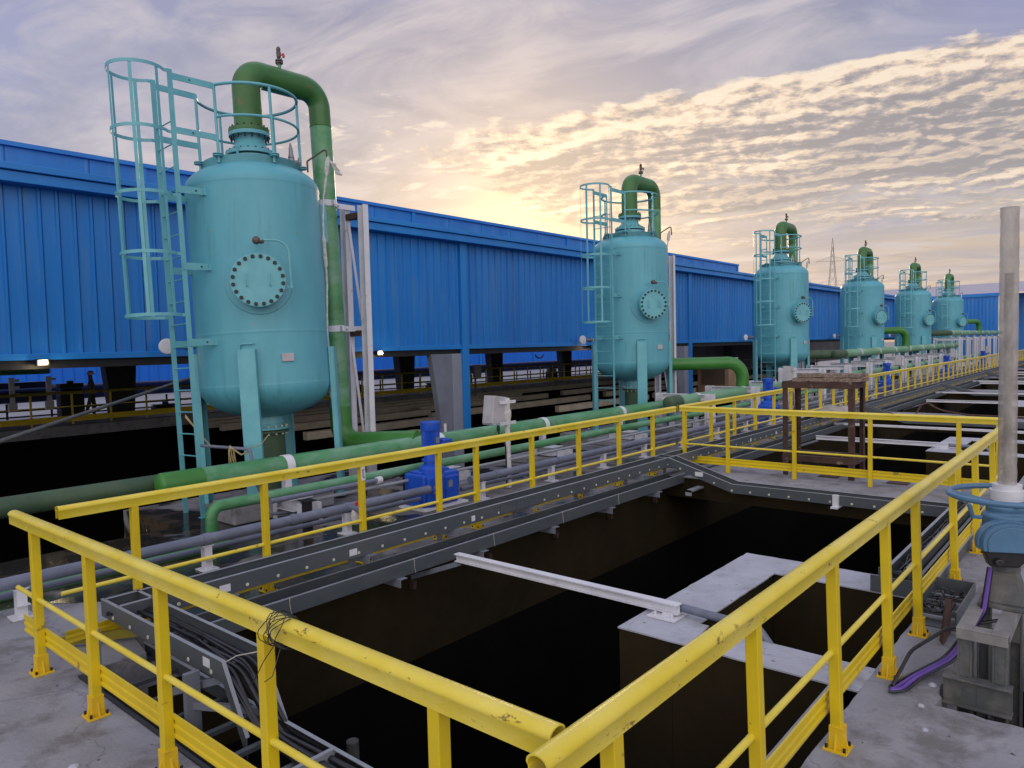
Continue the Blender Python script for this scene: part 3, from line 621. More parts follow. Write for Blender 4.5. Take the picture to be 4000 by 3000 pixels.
cols = [-6.4, .9, 8.2, 15.62, 22.8, 30.1, 37.4, 44.7, 52., 59.3, 66.6, 73.9, 80]
for i in range(len(cols) - 1):
    ribbed(cols[i] + .16, cols[i + 1] - .12, 0, ZB + .12, ZE + .05).build('wall_panel', BLUE, b, smooth=0)
for i in range(12):
    x = cols[i]; m = MB(); m.box(x - .11, x + .15, -.10, .02, -.35 if i in (3, 5) else ZB + .1, ZE + .02); m.build('column_cover', BLUEF, b, smooth=0, bevel=.008)
m = MB(); m.box(-8, 80, -.06, .03, ZB, ZB + .12); m.build('bottom_trim', BLUEF, b, smooth=0, bevel=.01)
m = MB(); m.box(-8, 80, -.34, .03, ZE, ZE + .19); m.box(-8, 80, -.40, .03, ZE + .20, ZF + .02); m.build('fascia', BLUEF, b, smooth=0, bevel=.012)
for i in range(6):
    x0, x1 = -8 + i * 7.36, -8 + (i + 1) * 7.36
    ribbed(x0, x1 - .1, .30, ZF - .06, ZP - .08, pitch=1.4, h=.006).build('parapet_panel', BLUE, b, smooth=0)
    MB().box(x1 - .10, x1 + .02, .25, .33, ZF, ZP - .08).build('parapet_joint', BLUEF, b, smooth=0)
m = MB(); m.box(-8, 36.2, .22, .5, ZP - .08, ZP); m.build('parapet_cap', BLUEF, b, smooth=0)
m = MB(); m.box(-8, 36.2, .5, 15.5, ZF + .1, ZP - .03); m.box(36.2, 80, .0, 15.5, ZE + .3, ZF + .04); m.build('roof', ROOFM, b, smooth=0)
m = MB(); m.box(-8, 80, .1, 15.6, ZB - .12, ZB - .02); m.box(-8, 80, .03, .14, ZB - .16, ZB); m.build('floor_slab', DKST, b, smooth=0)
m = MB(); m.box(-8, 80, 15.5, 15.6, ZB, ZF + .05); m.box(-8.1, -8, 0, 15.6, ZB, ZF); m.build('rear_wall', BLUE, b, smooth=0)
def taper(x0, x1, xb0, xb1, y0, y1, z0, z1): 
    m = MB(); m.add([(xb0, y0, z0), (xb1, y0, z0), (xb1, y1, z0), (xb0, y1, z0), (x0, y0, z1), (x1, y0, z1), (x1, y1, z1), (x0, y1, z1)], [(0, 3, 2, 1), (4, 5, 6, 7), (0, 1, 5, 4), (1, 2, 6, 5), (2, 3, 7, 6), (3, 0, 4, 7)]); return m
for i, x in enumerate(cols[:12]):
    if i not in (3, 5, 7, 9, 11): continue
    # tapered steel frame legs: web, and the paler flange towards the front
    m = taper(x - 1.33, x - .5, x - .97, x - .5, -.02, .18, 0, ZB - .13); m.box(x - .97, x - .5, -.02, .18, -6, 0)
    k = m.build('column', [GREY], b, smooth=0, bevel=.01)
    MB().box(x - .50, x - .11, -.03, .22, -6, ZB - .13).build('column_flange', mat('pale_flange', (.27, .29, .36), (.24, .26, .32), 2, .55) if i == 3 else bpy.data.materials['pale_flange'], b, smooth=0, bevel=.01)
for i, x in enumerate((-3, 4.4, 11.7, 19., 26.3, 33.6, 40.9, 48.2, 55.5)):
    m = taper(x - .62, x + .55, x - .40, x + .40, 14.6, 15.1, 0, ZB - .13); m.build('rear_column', DKST, b, smooth=0)
# small cables and clips hanging at the underside
for i, x in enumerate((19.4, 27.2, 11.2)):
    m = MB(); m.tube([(x + .22 * math.cos(a), 15.3, 2.02 + .12 * math.sin(a)) for a in [j * math.pi / 6 for j in range(6, 13)]], .025, 6); tag(m.build('hanging_hose', DARK), 'small black hose loop under the blue building, ' + ['right of the first grey column', 'left of the second tank', 'behind the first white support'][i], 'hose', 'hose loops under the building')
# lamps under the wall
def floodlight(x, lab):
    s = thing('floodlight', lab, 'lamp', (x, 15.02, 2.22), 'lit lamps under the blue wall')
    MB().box(-.10, .10, -.05, .06, -.05, .07).build('housing', DKST, s, smooth=0, bevel=.01)
    MB().box(-.065, .065, -.056, -.051, -.025, .045).build('lamp_face', LAMP, s, smooth=0)
    l = bpy.data.lights.new('lamp_light', 'AREA'); l.energy = 5; l.color = (1, .8, .5); l.size = .15; lo = bpy.data.objects.new('lamp_light', l); COL.objects.link(lo); lo.parent = s; lo.location = (0, -.10, -.02); lo.rotation_euler = (R_(70), 0, 0)
floodlight(4.54, 'glowing lamp under the blue wall at the far left'); floodlight(12.29, 'glowing lamp under the blue wall right of the first white pipe support'); floodlight(22.19, 'glowing lamp under the blue wall beside the second tank')
for i, x in enumerate((6.71, 21.3, 35.53, 49.8, 63.9)):
    s = thing('round_flange_cap', ['white round cap on a flanged stub behind the first tank ladder', 'white round cap on a flanged stub left of the second tank', 'white round cap on a flanged stub left of the third tank', 'white round cap on a flanged stub left of the fourth tank', 'white round cap on a flanged stub left of the fifth tank'][i], 'pipe cap', (x, 14.85, 2.48), 'white round caps along the blue wall')
    s.rotation_euler = (0, 0, R_(-12))
    m = MB(Matrix.Rotation(R_(90), 4, 'X')); m.lathe([(.15, 0), (.16, .02), (.15, .04), (.08, .055)], 24); m.build('cap', HELM, s)
    m = MB(Matrix.Rotation(R_(90), 4, 'Y')); m.lathe([(.05, .2), (.05, .35), (.09, .35), (.09, .39), (.05, .39), (.05, .7), (.10, .7), (.10, .75), (.04, .75), (.04, 1.5)], 14); m.build('flanged_stub', METAL, s)
# far end building and roof
e = thing('end_building', 'far blue building closing the row at the right with a pale roof', 'building', (80, 0, 0))
def ribbedY(y0, y1, x, z0, z1, pitch=.3, h=.035):
    m = MB(Matrix.Translation((x, 0, 0)) @ Matrix.Rotation(R_(-90), 4, 'Z')); mm = ribbed(-y1, -y0, 0, z0, z1, pitch, h); m.v = [m.M @ v_ for v_ in mm.v]; m.f = mm.f; m.mi = mm.mi; return m
ribbedY(9.5, 15.0, 0, -.2, 6.0).build('wall_panel', BLUE, e, smooth=0)
ribbedY(-60, 9.45, 3, -.2, 6.0).build('wall_panel', BLUE, e, smooth=0)
m = MB(); m.box(-.12, .1, 9.4, 15.1, 5.85, 6.15); m.box(2.88, 3.1, -60, 9.45, 5.85, 6.15); m.build('eaves_trim', BLUEF, e, smooth=0)
m = MB(); m.add([(0, 15.2, 6.15), (0, -60, 6.15), (26, -60, 8.6), (26, 15.2, 8.6), (26, 60, 8.6), (0, 60, 6.15)], [(0, 1, 2, 3), (5, 0, 3, 4)]); m.build('roof', ROOFM, e, smooth=0)
m = MB(); m.lathe([(0, 0)] + [(2.2 * math.cos(a), 2.2 * math.sin(a)) for a in [R_(x_) for x_ in range(0, 91, 10)]][0:10], 20, (60, 21.5, 5.6)); tag(m.build('roof_dome', HELM), 'small white dome showing above the blue eaves near the fifth tank', 'dome')
# far side of the raised building
f = thing('far_blue_wall', 'far blue sheet wall seen under the raised building', 'wall', (0, 46.6, 0))
ribbed(-40, 120, 0, .35, 8, pitch=.6).build('wall_sheet', mat('far_blue_sheet', (.008, .17, .72), (.008, .14, .62), .5, .5), f, smooth=0)
for i in range(16): MB().box(-30 + 8 * i, -29.75 + 8 * i, -.1, -.02, 0, 8).build('wall_joint', BLUEF, f, smooth=0)
MB().box(-40, 120, -.12, -.03, .0, .35).build('wall_base', DKST, f, smooth=0)
for a, b_ in ((-6, 58),):
    handrail('dim yellow handrail on the far deck under the raised building', (a, 28.0), (b_, 28.0), [i * 1.25 + .3 for i in range(51)], zt=1.15, mid=.62, toe=(.1, .3), base=False, top_mat=YELK)
tag(MB().rcyl((-4, 29, 1.9), (8.95, 29, 1.9), .14, 16).build('green_pipe', GREEN), 'green pipe end hanging below the blue building at the far left', 'pipe')
for x in (7.5, 8.4): tag(MB().box(x, x + .12, 28.9, 29.1, 1.98, 2.12).build('pipe_hanger', GREY, smooth=0), '%s hanger of the green pipe below the far left building edge' % ('left' if x < 8 else 'right'), 'hanger', 'hangers of the far left green pipe')
# dark pipe racks and equipment on the far deck
er = random.Random(4)
for k, z in enumerate((.76, 1.05)): tag(MB().rcyl((-8, 33, z), (70, 33, z), .15, 12).build('dark_pipe', mat('navy_pipe', (.015, .03, .13)) if k == 0 else bpy.data.materials['navy_pipe']), ['lower', 'upper'][k] + ' long navy pipe behind the dim yellow handrail of the far deck', 'pipe')
m = MB(); m.box(-8, 70, 32.4, 32.46, .28, .36); m.box(-8, 70, 32.4, 32.46, .05, .11)
for k in range(52): m.box(-8 + 1.5 * k, -7.93 + 1.5 * k, 32.41, 32.45, 0, .6)
tag(m.build('low_rail', DKST, smooth=0), 'low dark rail in front of the navy pipes on the far deck', 'rail')
m = MB(); m.rcyl((-6, 30.2, .95), (9.3, 30.2, .95), .22, 14); tag(m.build('dark_pipe', bpy.data.materials['navy_pipe']), 'dark navy pipe on the far deck at left', 'pipe')
m = MB(); m.rcyl((-6, 30.4, 1.35), (9.3, 30.4, 1.35), .12, 14); tag(m.build('dark_pipe', bpy.data.materials['navy_pipe']), 'upper thinner navy pipe on the far deck at left', 'pipe')
for x in (7.95, 9.1):
    m = MB(); m.box(x, x + .25, 29.9, 30.1, .45, .75); m.box(x + .05, x + .2, 29.95, 30.05, .75, 1.65)
    for z in (1.0, 1.25, 1.5): m.box(x + .18, x + .34, 29.9, 30.0, z, z + .09)
    tag(m.build('pipe_clamp_stand', WHITE, smooth=0), 'white clamp stand on the navy pipes at the far left, %s one' % ('left' if x < 8.5 else 'right'), 'stand', 'clamp stands at the far left')
for i, (x, y, w_, h_) in enumerate(((9.6, 30, .8, 1.35), (10.9, 28.9, .5, .3), (12.8, 29.5, .9, .35), (21, 29.2, .5, .55), (22.6, 29.4, .6, .5), (38, 29, .7, .9), (28, 29.8, 1., .4))):
    m = MB(); m.box(x, x + w_, y, y + .5, .0, h_ * .7); m.box(x + .05, x + w_ - .05, y + .05, y + .45, h_ * .72, h_ * .86); m.box(x, x + w_, y, y + .5, h_ * .88, h_); m.lathe([(.12, 0), (.12, .1)], 10, (x + w_ / 2, y + .2, h_))
    tag(m.build('stacked_equipment', DKST, smooth=0, bevel=.02), 'dark stacked equipment under the building, %s' % ['between the navy pipes and the walking worker', 'low heap right of the walking worker', 'low heap left of the first tank', 'behind the first white support', 'low heap right of the first grey column', 'by the second tank', 'broad heap behind the second tank ladder'][i], 'equipment', 'dark equipment on the far deck')
for x in (25.2, 26.1):
    s = thing('control_box', 'grey control box on a post under the raised building, %s of a pair' % ('left' if x < 26 else 'right'), 'control box', (x, 24.5, 0), 'grey control boxes under the building')
    MB().box(-.22, .22, -.1, .1, .85, 1.45).build('box_body', PLAST, s, smooth=0, bevel=.02); MB().box(-.04, .04, .1, .16, -.05, 1.4).build('post', GREY, s, smooth=0)
# tan cabinet, container
s = thing('tan_cabinet', 'tan sheet metal cabinet behind the green bend of the second tank', 'cabinet', (35.2, 15.6, 0))
MB().box(0, 1.1, 0, 1.7, -.3, 1.42).build('cabinet_body', TAN, s, smooth=0, bevel=.01); MB().box(-.03, 1.13, -.03, 1.73, 1.42, 1.47).build('lid', WHITE, s, smooth=0)
MB().box(-.004, -.001, .2, 1.5, .1, 1.3).build('door', mat('brown_sheet', (.13, .09, .07)), s, smooth=0)
s = thing('cargo_container', 'grey corrugated container with faded red lettering between second and third tank', 'container', (62, 27.2, -.1))
m = MB(); mm = ribbed(0, 12, 0, 0, 2.6, pitch=.3, h=.05); m.v = mm.v; m.f = mm.f; m.mi = mm.mi; m.box(0, 12, .06, 2.5, 0, 2.6); m.build('container_body', CONT, s, smooth=0)
textmesh('OOC', 1.2, RED, Matrix.Translation((6.2, -.07, 1.15)) @ Matrix.Rotation(R_(90), 4, 'X'), parent=s)
m = MB(); [m.box(44 + i * 2.2, 44.06 + i * 2.2, 19.0, 19.06, 0, 1.05) for i in range(8)]; m.box(44, 60, 18.99, 19.07, 1.05, 1.13); m.box(44, 60, 19, 19.06, .5, .55); tag(m.build('dark_handrail', GALV, smooth=0), 'dull grey handrail below the container between second and third tank', 'handrail')
# person
def person(loc):
    vs = [(0, 0, .95), (0, 0, 1.15), (0, 0, 1.38), (0, .01, 1.5), (0, .02, 1.62), (0, .02, 1.72), (.1, 0, .90), (.12, -.06, .5), (.12, .0, .09), (.12, -.12, .04), (-.1, 0, .90), (-.11, .12, .5), (-.12, .22, .1), (-.12, .12, .04),
          (.19, 0, 1.38), (.25, -.03, 1.12), (.22, -.22, 1.02), (.22, -.30, 1.0), (-.19, 0, 1.38), (-.26, .02, 1.1), (-.24, -.14, .92), (-.24, -.2, .86)]
    rd = [.14, .13, .15, .06, .085, .08, .09, .07, .05, .035, .09, .07, .05, .035, .065, .05, .038, .03, .065, .05, .038, .03]
    ed = [(0, 1), (1, 2), (2, 3), (3, 4), (4, 5), (0, 6), (6, 7), (7, 8), (8, 9), (0, 10), (10, 11), (11, 12), (12, 13), (2, 14), (14, 15), (15, 16), (16, 17), (2, 18), (18, 19), (19, 20), (20, 21)]
    me = bpy.data.meshes.new('person'); me.from_pydata(vs, ed, []); o = bpy.data.objects.new('body', me); COL.objects.link(o)
    sk = o.modifiers.new('skin', 'SKIN'); 
    for i, r in enumerate(rd): me.skin_vertices[0].data[i].radius = (r, r)
    me.skin_vertices[0].data[0].use_root = True
    ss = o.modifiers.new('sub', 'SUBSURF'); ss.levels = 1; ss.render_levels = 1
    p = thing('person', 'worker in a white helmet and khaki shirt walking on the far deck at left', 'person', loc); o.parent = p
    # cloth colours by height on the body mesh
    m = bpy.data.materials.new('worker_clothes'); m.use_nodes = True; t = m.node_tree; tc = N(t, 'ShaderNodeTexCoord'); sp = N(t, 'ShaderNodeSeparateXYZ', ins={0: tc.outputs['Object']})
    c = RAMP(t, M2(t, 'DIVIDE', sp.outputs[2], 2.0), [(0, (.01, .01, .015)), (.49, (.10, .09, .045)), (.745, (.16, .09, .06))], 'CONSTANT'); t.links.new(c, t.nodes['Principled BSDF'].inputs['Base Color']); me.materials.append(m)
    h = MB(); h.lathe([(.135, 0), (.118, .01), (.115, .05), (.09, .11), (.04, .14), (0, .145)], 16, (0, 0, 1.68)); h.box(-.07, .07, -.19, -.10, 1.675, 1.69); h.build('helmet', HELM, p)
    return p
person((10.15, 28.6, 0)).rotation_euler = (0, 0, R_(60))
# grey lance / rod
tag(MB().tube([(.2, 9.9, .72), (5.2, 12.8, 1.62), (8.2, 14.6, 2.15)], .028, 8, rad=[1.25, 1, 1]).build('grey_rod', GALV), 'long grey rod slanting from lower left up behind the first tank ladder', 'rod')

# ------------------------------------------------------------------ pressure tanks
def polar(a, r, z=0.): return (r * math.cos(R_(a)), r * math.sin(R_(a)), z)
def make_tank():
    T = thing('pressure_tank', '', 'tank', (6.13, 10.3, 0), 'row of teal pressure tanks')
    Rr = .985
    prof = [(0, 1.30)] + [(Rr * math.sin(a), 1.80 - .50 * math.cos(a)) for a in [R_(x) for x in range(12, 90, 8)]] + [(Rr, 1.80), (Rr, 1.805), (Rr + .003, 1.815), (Rr, 1.825), (Rr, 1.85), (Rr, 2.55), (Rr, 2.58), (Rr + .003, 2.59), (Rr, 2.60), (Rr, 2.63), (Rr, 4.72), (Rr, 4.765), (Rr + .003, 4.775), (Rr, 4.785), (Rr, 4.79)] + [(Rr * math.cos(a), 4.79 + .42 * math.sin(a)) for a in [R_(x) for x in range(6, 90, 7)]] + [(0, 5.21)]
    sh = MB().lathe(prof, 72).build('shell', TEAL, T, smooth=40)
    # legs: channels
    for a in (45, 135, 225, 315):
        M = Matrix.Rotation(R_(a), 4, 'Z') @ Matrix.Translation((Rr, 0, 0)); m = MB(M)
        m.box(.075, .087, -.125, .125, 0, 2.34); m.box(.0, .074, -.125, -.113, 0, 2.34); m.box(.0, .074, .113, .125, 0, 2.34); m.box(.0, .074, -.112, .112, 2.325, 2.337)
        m.box(-.07, .12, -.17, .17, 0.0, .02)
        m.build('leg', TEALB, T, smooth=0, bevel=.004)
    # outlet nozzle
    m = MB(); m.lathe([(.22, 1.2), (.20, 1.30), (.20, 1.36)], 32); m.lathe([(.20, 1.14), (.20, 1.20)], 32); m.lathe([(.275, 1.105), (.275, 1.14)], 32); m.build('outlet_nozzle', TEALB, T)
    m = MB(); m.lathe([(.275, 1.055), (.275, 1.09)], 32); m.lathe([(.205, -.5), (.205, 1.055)], 32); m.k = 1; m.bolts((0, 0, 1.14), .245, 14, .016, .03); m.bolts((0, 0, 1.025), .245, 14, .016, .03); m.build('outlet_pipe', [GREEND, DOT], T)
    # top ring, flanges
    m = MB(); m.lathe([(.70, 5.06), (.70, 5.19), (.716, 5.19), (.716, 5.10), (.716, 5.06), (.70, 5.06)], 72)
    for a in range(12): q_ = polar(a * 30 + 9, .708); m.cyl((q_[0], q_[1], 4.98), .012, .10, 6); m.build('ring_skirt', TEALB, T)
    m = MB(); m.lathe([(.28, 5.15), (.28, 5.24), (.37, 5.24), (.37, 5.30)], 48); m.lathe([(.37, 5.335), (.37, 5.39), (.33, 5.40), (.235, 5.50), (.22, 5.56), (.22, 5.63), (.305, 5.63), (.305, 5.685)], 48)
    for i in range(4): a = i * math.pi / 2 + .5; m.bar((.372 * math.cos(a), .372 * math.sin(a), 5.22), (.372 * math.cos(a), .372 * math.sin(a), 5.40), .05, .015)
    m.k = 1; m.lathe([(.30, 5.29), (.30, 5.34)], 32); m.bolts((0, 0, 5.39), .345, 20, .014, .022); m.bolts((0, 0, 5.205), .335, 20, .018, .035); m.bolts((0, 0, 5.575), .275, 16, .016, .055); m.build('top_nozzle', [TEALB, BOLT], T)
    # manhole
    M = Matrix.Rotation(R_(238), 4, 'Z') @ Matrix.Translation((0, 0, 3.29)) @ Matrix.Rotation(R_(90), 4, 'Y')   # local z = outward; local x = down
    m = MB(M); m.lathe([(.305, .85), (.305, 1.18)], 40); 
    mh = m.build('manhole', TEAL, T)
    # pad on the shell
    m = MB(); n = 48; vs = []
    for rr_, off in ((.30, .0), (.30, .012), (.455, .012), (.465, .0)):
        for i in range(n):
            a = 2 * math.pi * i / n; h = rr_ * math.sin(a); l = rr_ * math.cos(a); th = R_(238) + math.asin(l / Rr); vs.append(((Rr + off) * math.cos(th), (Rr + off) * math.sin(th), 3.29 + h))
    m.add(vs, [(k * n + i, k * n + (i + 1) % n, (k + 1) * n + (i + 1) % n, (k + 1) * n + i) for k in range(3) for i in range(n)]); m.build('manhole_pad', TEAL, mh, smooth=30)
    m = MB(M); m.lathe([(.372, 1.165), (.376, 1.17), (.376, 1.20)], 48); m.lathe([(.372, 1.206), (.376, 1.21), (.376, 1.242), (.370, 1.248)], 48); m.lathe([(.36, 1.2), (.36, 1.206)], 40); m.build('manhole_cover', TEALB, mh)
    m = MB(M); m.lathe([(.026, 0), (.026, .016), (.022, .019)], 6); m.v = [v_ for v_ in m.v]; 
    b0 = None
    for i in range(20):
        a = 2 * math.pi * (i + .5) / 20; L = M @ Matrix.Translation((.335 * math.cos(a), .335 * math.sin(a), 1.248))
        if b0 is None: q = MB(); q.lathe([(.029, 0), (.029, .018), (.024, .021)], 6); b0 = q.build('hex_bolt', BOLT, mh, smooth=0); b0.matrix_local = L
        else: o = b0.copy(); COL.objects.link(o); o.parent = mh; o.matrix_local = L
    for sy in (-1, 1):
        m = MB(M); m.tube(fillet([(-.08, sy * .155, 1.245), (-.08, sy * .155, 1.30), (.08, sy * .155, 1.30), (.08, sy * .155, 1.245)], .012, 3), .007, 6); m.build('cover_handle', TEALB, mh)
    # davit arm in the plane of the cover  (local y: +right seen from outside?)
    m = MB(M); sgn = 1
    m.tube(fillet([(.12, sgn * .44, 1.22), (-.36, sgn * .44, 1.22), (-.545, sgn * .36, 1.22), (-.555, sgn * .07, 1.22)], [.05, .16], 6) if False else fillet([(.12, sgn * .44, 1.22), (-.55, sgn * .44, 1.22), (-.56, sgn * .05, 1.22)], .2, 8), .016, 10)
    m.rcyl((.13, sgn * .44, 1.22), (.06, sgn * .44, 1.22), .024, 10); m.bar((.1, sgn * .38, 1.2), (.1, sgn * .45, 1.2), .03, .02); m.tube([(-.52, 0.0, 1.22), (-.44, 0, 1.22), (-.385, .03, 1.21)], .008, 6); m.tube([(-.44, 0, 1.22), (-.385, -.03, 1.21)], .008, 6)
    m.build('davit_arm', TEALB, mh)
    m = MB(M @ Matrix.Translation((-.555, .01, 1.22))); m.lathe([(.0, -.07), (.035, -.065), (.055, -.03), (.05, .01), (.055, .04), (.03, .065), (0, .07)], 10); m.tube([(0, 0, 0), (.02, .06, 0), (.01, .10, 0)], .03, 8); m.build('davit_wrap', BROWNM, mh)
    # nameplate
    M2_ = Matrix.Rotation(R_(257), 4, 'Z') @ Matrix.Translation((Rr, 0, 2.20)); m = MB(M2_); m.box(0, .03, -.088, .088, -.058, .058); m.build('nameplate', PLAST, T, smooth=0, bevel=.004)
    m = MB(Matrix.Rotation(R_(218), 4, 'Z')); m.tube(fillet([(Rr, .02, 1.75), (Rr + .02, .02, 1.75), (Rr + .02, .02, 2.42), (Rr + .02, .23, 2.42)], .04, 4), .012, 8); m.build('small_conduit', TEALB, T)
    # lug on the right side
    m = MB(Matrix.Rotation(R_(325), 4, 'Z')); m.box(Rr - .01, Rr + .09, -.012, .012, 4.0, 4.6); m.build('lifting_lug', TEALB, T, smooth=0)
    # ladder
    LX = -1.31
    ld = MB(); 
    for y in (-.26, .26): ld.bar((LX, y, 0.0), (LX, y, 6.27), .012, .07, up=(1, 0, 0))
    for y in (-.26, .26): ld.box(LX - .05, LX + .05, y - .05, y + .05, 0, .012)
    lad = ld.build('ladder', TEALB, T, smooth=0)
    r0 = None
    for i in range(17):
        z = .56 + .313 * i
        if r0 is None: r0 = MB().rcyl((LX, -.26, 0), (LX, .26, 0), .0095, 8).build('rung', TEALB, lad); r0.location = (0, 0, z)
        else: o = r0.copy(); COL.objects.link(o); o.parent = lad; o.location = (0, 0, z)
    for z in (4.62, 3.55, 2.48):
        for y in (-.27, .27):
            m = MB(); m.box(LX - .02, LX + .30, y - .006, y + .006, z - .05, z + .05); m.box(LX + .18, -math.sqrt(Rr ** 2 - y ** 2) + .0, y + .007 * (1 if y > 0 else -1) - .006, y + .007 * (1 if y > 0 else -1) + .006, z - .045, z + .045)
            m.box(-math.sqrt(Rr ** 2 - y ** 2) - .02, -math.sqrt(Rr ** 2 - y ** 2) + .19, y - .02 - .02 * (y < 0), y + .02, z - .05, z + .05)
            m.build('ladder_bracket', TEALB, lad, smooth=0)
            sy = -1 if y < 0 else 1
            q = MB(Matrix.Translation((LX + .24, y - .012 if y < 0 else y + .014, z)) @ Matrix.Rotation(R_(90 * (1 if y < 0 else -1)), 4, 'X')); q.lathe([(.013, 0), (.013, .014)], 6); q.build('bracket_bolt', BOLT, lad, smooth=0)
    # cage
    hp = [(LX - .34 + .37 * math.cos(a), .37 * math.sin(a), 0) for a in [R_(45 + 270 * i / 22) for i in range(23)]]
    hp = [(LX, .262, 0)] + hp + [(LX, -.262, 0)]
    def hoop(z, w=.045):
        m = MB(); m.sweep([(x, y, z) for x, y, _ in hp], [(-.003, -w / 2), (.003, -w / 2), (.003, w / 2), (-.003, w / 2)]); return m
    cg = hoop(6.24).build('safety_cage', TEALB, T, smooth=30)
    for z in (5.40, 4.53, 3.72, 2.87): hoop(z).build('cage_hoop', TEALB, cg, smooth=30)
    for a in (70, 125, 180, 235, 290):
        x, y = LX - .34 + .362 * math.cos(R_(a)), .362 * math.sin(R_(a)); m = MB(); m.bar((x, y, 2.85), (x, y, 6.26), .045, .007, up=(math.cos(R_(a)), math.sin(R_(a)), 0)); m.build('cage_bar', TEALB, cg, smooth=0)
    # guard rail on top
    HR = .735; g0, g1 = 180 - 22, -180 + 22
    gr = None
    for z, r_ in ((6.20, .023), (5.74, .019)):
        pts = [polar(g0 - (360 - 44) * i / 48, HR, z) for i in range(49)]
        o = MB().tube(pts, r_, 10).build('guard_rail' if gr is None else 'guard_hoop', TEALB, T if gr is None else gr)
        gr = gr or o
    for a in (158, 202, 265, 332, 28, 95):
        m = MB(); m.rcyl(polar(a, HR, 5.08), polar(a, HR, 6.20), .021, 10); m.cyl(polar(a, HR + .02, 5.195), .07, .012, 14); m.cyl(polar(a, HR + .02, 5.17), .07, .012, 14); m.build('guard_post', TEALB, gr)
    for z, hgt in ((6.18, .09), (5.44, .09)):
        for sy in (-1, 1):
            y0 = sy * .26; e_ = polar(180 - sy * 22, HR); 
            m = MB(); m.bar((LX, y0, z), (e_[0], e_[1], z), .010, hgt); m.build('tie_bar', TEALB, gr, smooth=0)
            q = MB(); q.rcyl((LX + .27, y0 - sy * .0 - .02, z), (LX + .27, y0 + .03, z), .011, 6); q.build('bracket_bolt', BOLT, gr, smooth=0)
    # relief valve
    m = MB(Matrix.Translation(polar(-28, .60, 5.08))); m.lathe([(.075, .0), (.075, .025), (.035, .025), (.035, .05), (.03, .09), (.03, .12), (.07, .12), (.07, .145), (.045, .15), (.055, .2), (.045, .26), (.05, .27), (.036, .32), (.03, .42), (.018, .44), (.02, .47), (.008, .5)], 16)
    m.M = m.M @ Matrix.Translation((.0, 0, .20)) @ Matrix.Rotation(R_(-28), 4, 'Z') @ Matrix.Rotation(R_(90), 4, 'Y'); m.lathe([(.035, 0), (.035, .10), (.072, .10), (.072, .13), (.03, .131)], 16)
    m.build('relief_valve', METAL, T)
    m = MB(); m.tube(fillet([polar(-42, .84, 5.08), polar(-42, .84, 5.25), polar(-42, 1.14, 5.44), polar(-42, 1.16, 5.2)], .03, 4), .015, 8); m.build('vent_pipe', BROWNM, T)
    return T
tank = make_tank()
TL = ['largest teal pressure tank, nearest in the row, with a bolted manhole and ladder', 'second teal pressure tank, behind the green pipe bend', 'third teal pressure tank, behind the rusty stand', 'fourth teal pressure tank in the row, right of the power pylon', 'fifth teal pressure tank, between the fourth and the last one', 'last and smallest teal pressure tank at the right end of the row']
tank['label'] = TL[0]
tank_x = [6.13 + 10.95 * i for i in range(6)]
for i in range(1, 6): dup(tank, (tank_x[i], 10.3, 0), TL[i])
tank.rotation_euler = (R_(-2.1), R_(-.7), 0); tank.location = (6.22, 10.25, 0)

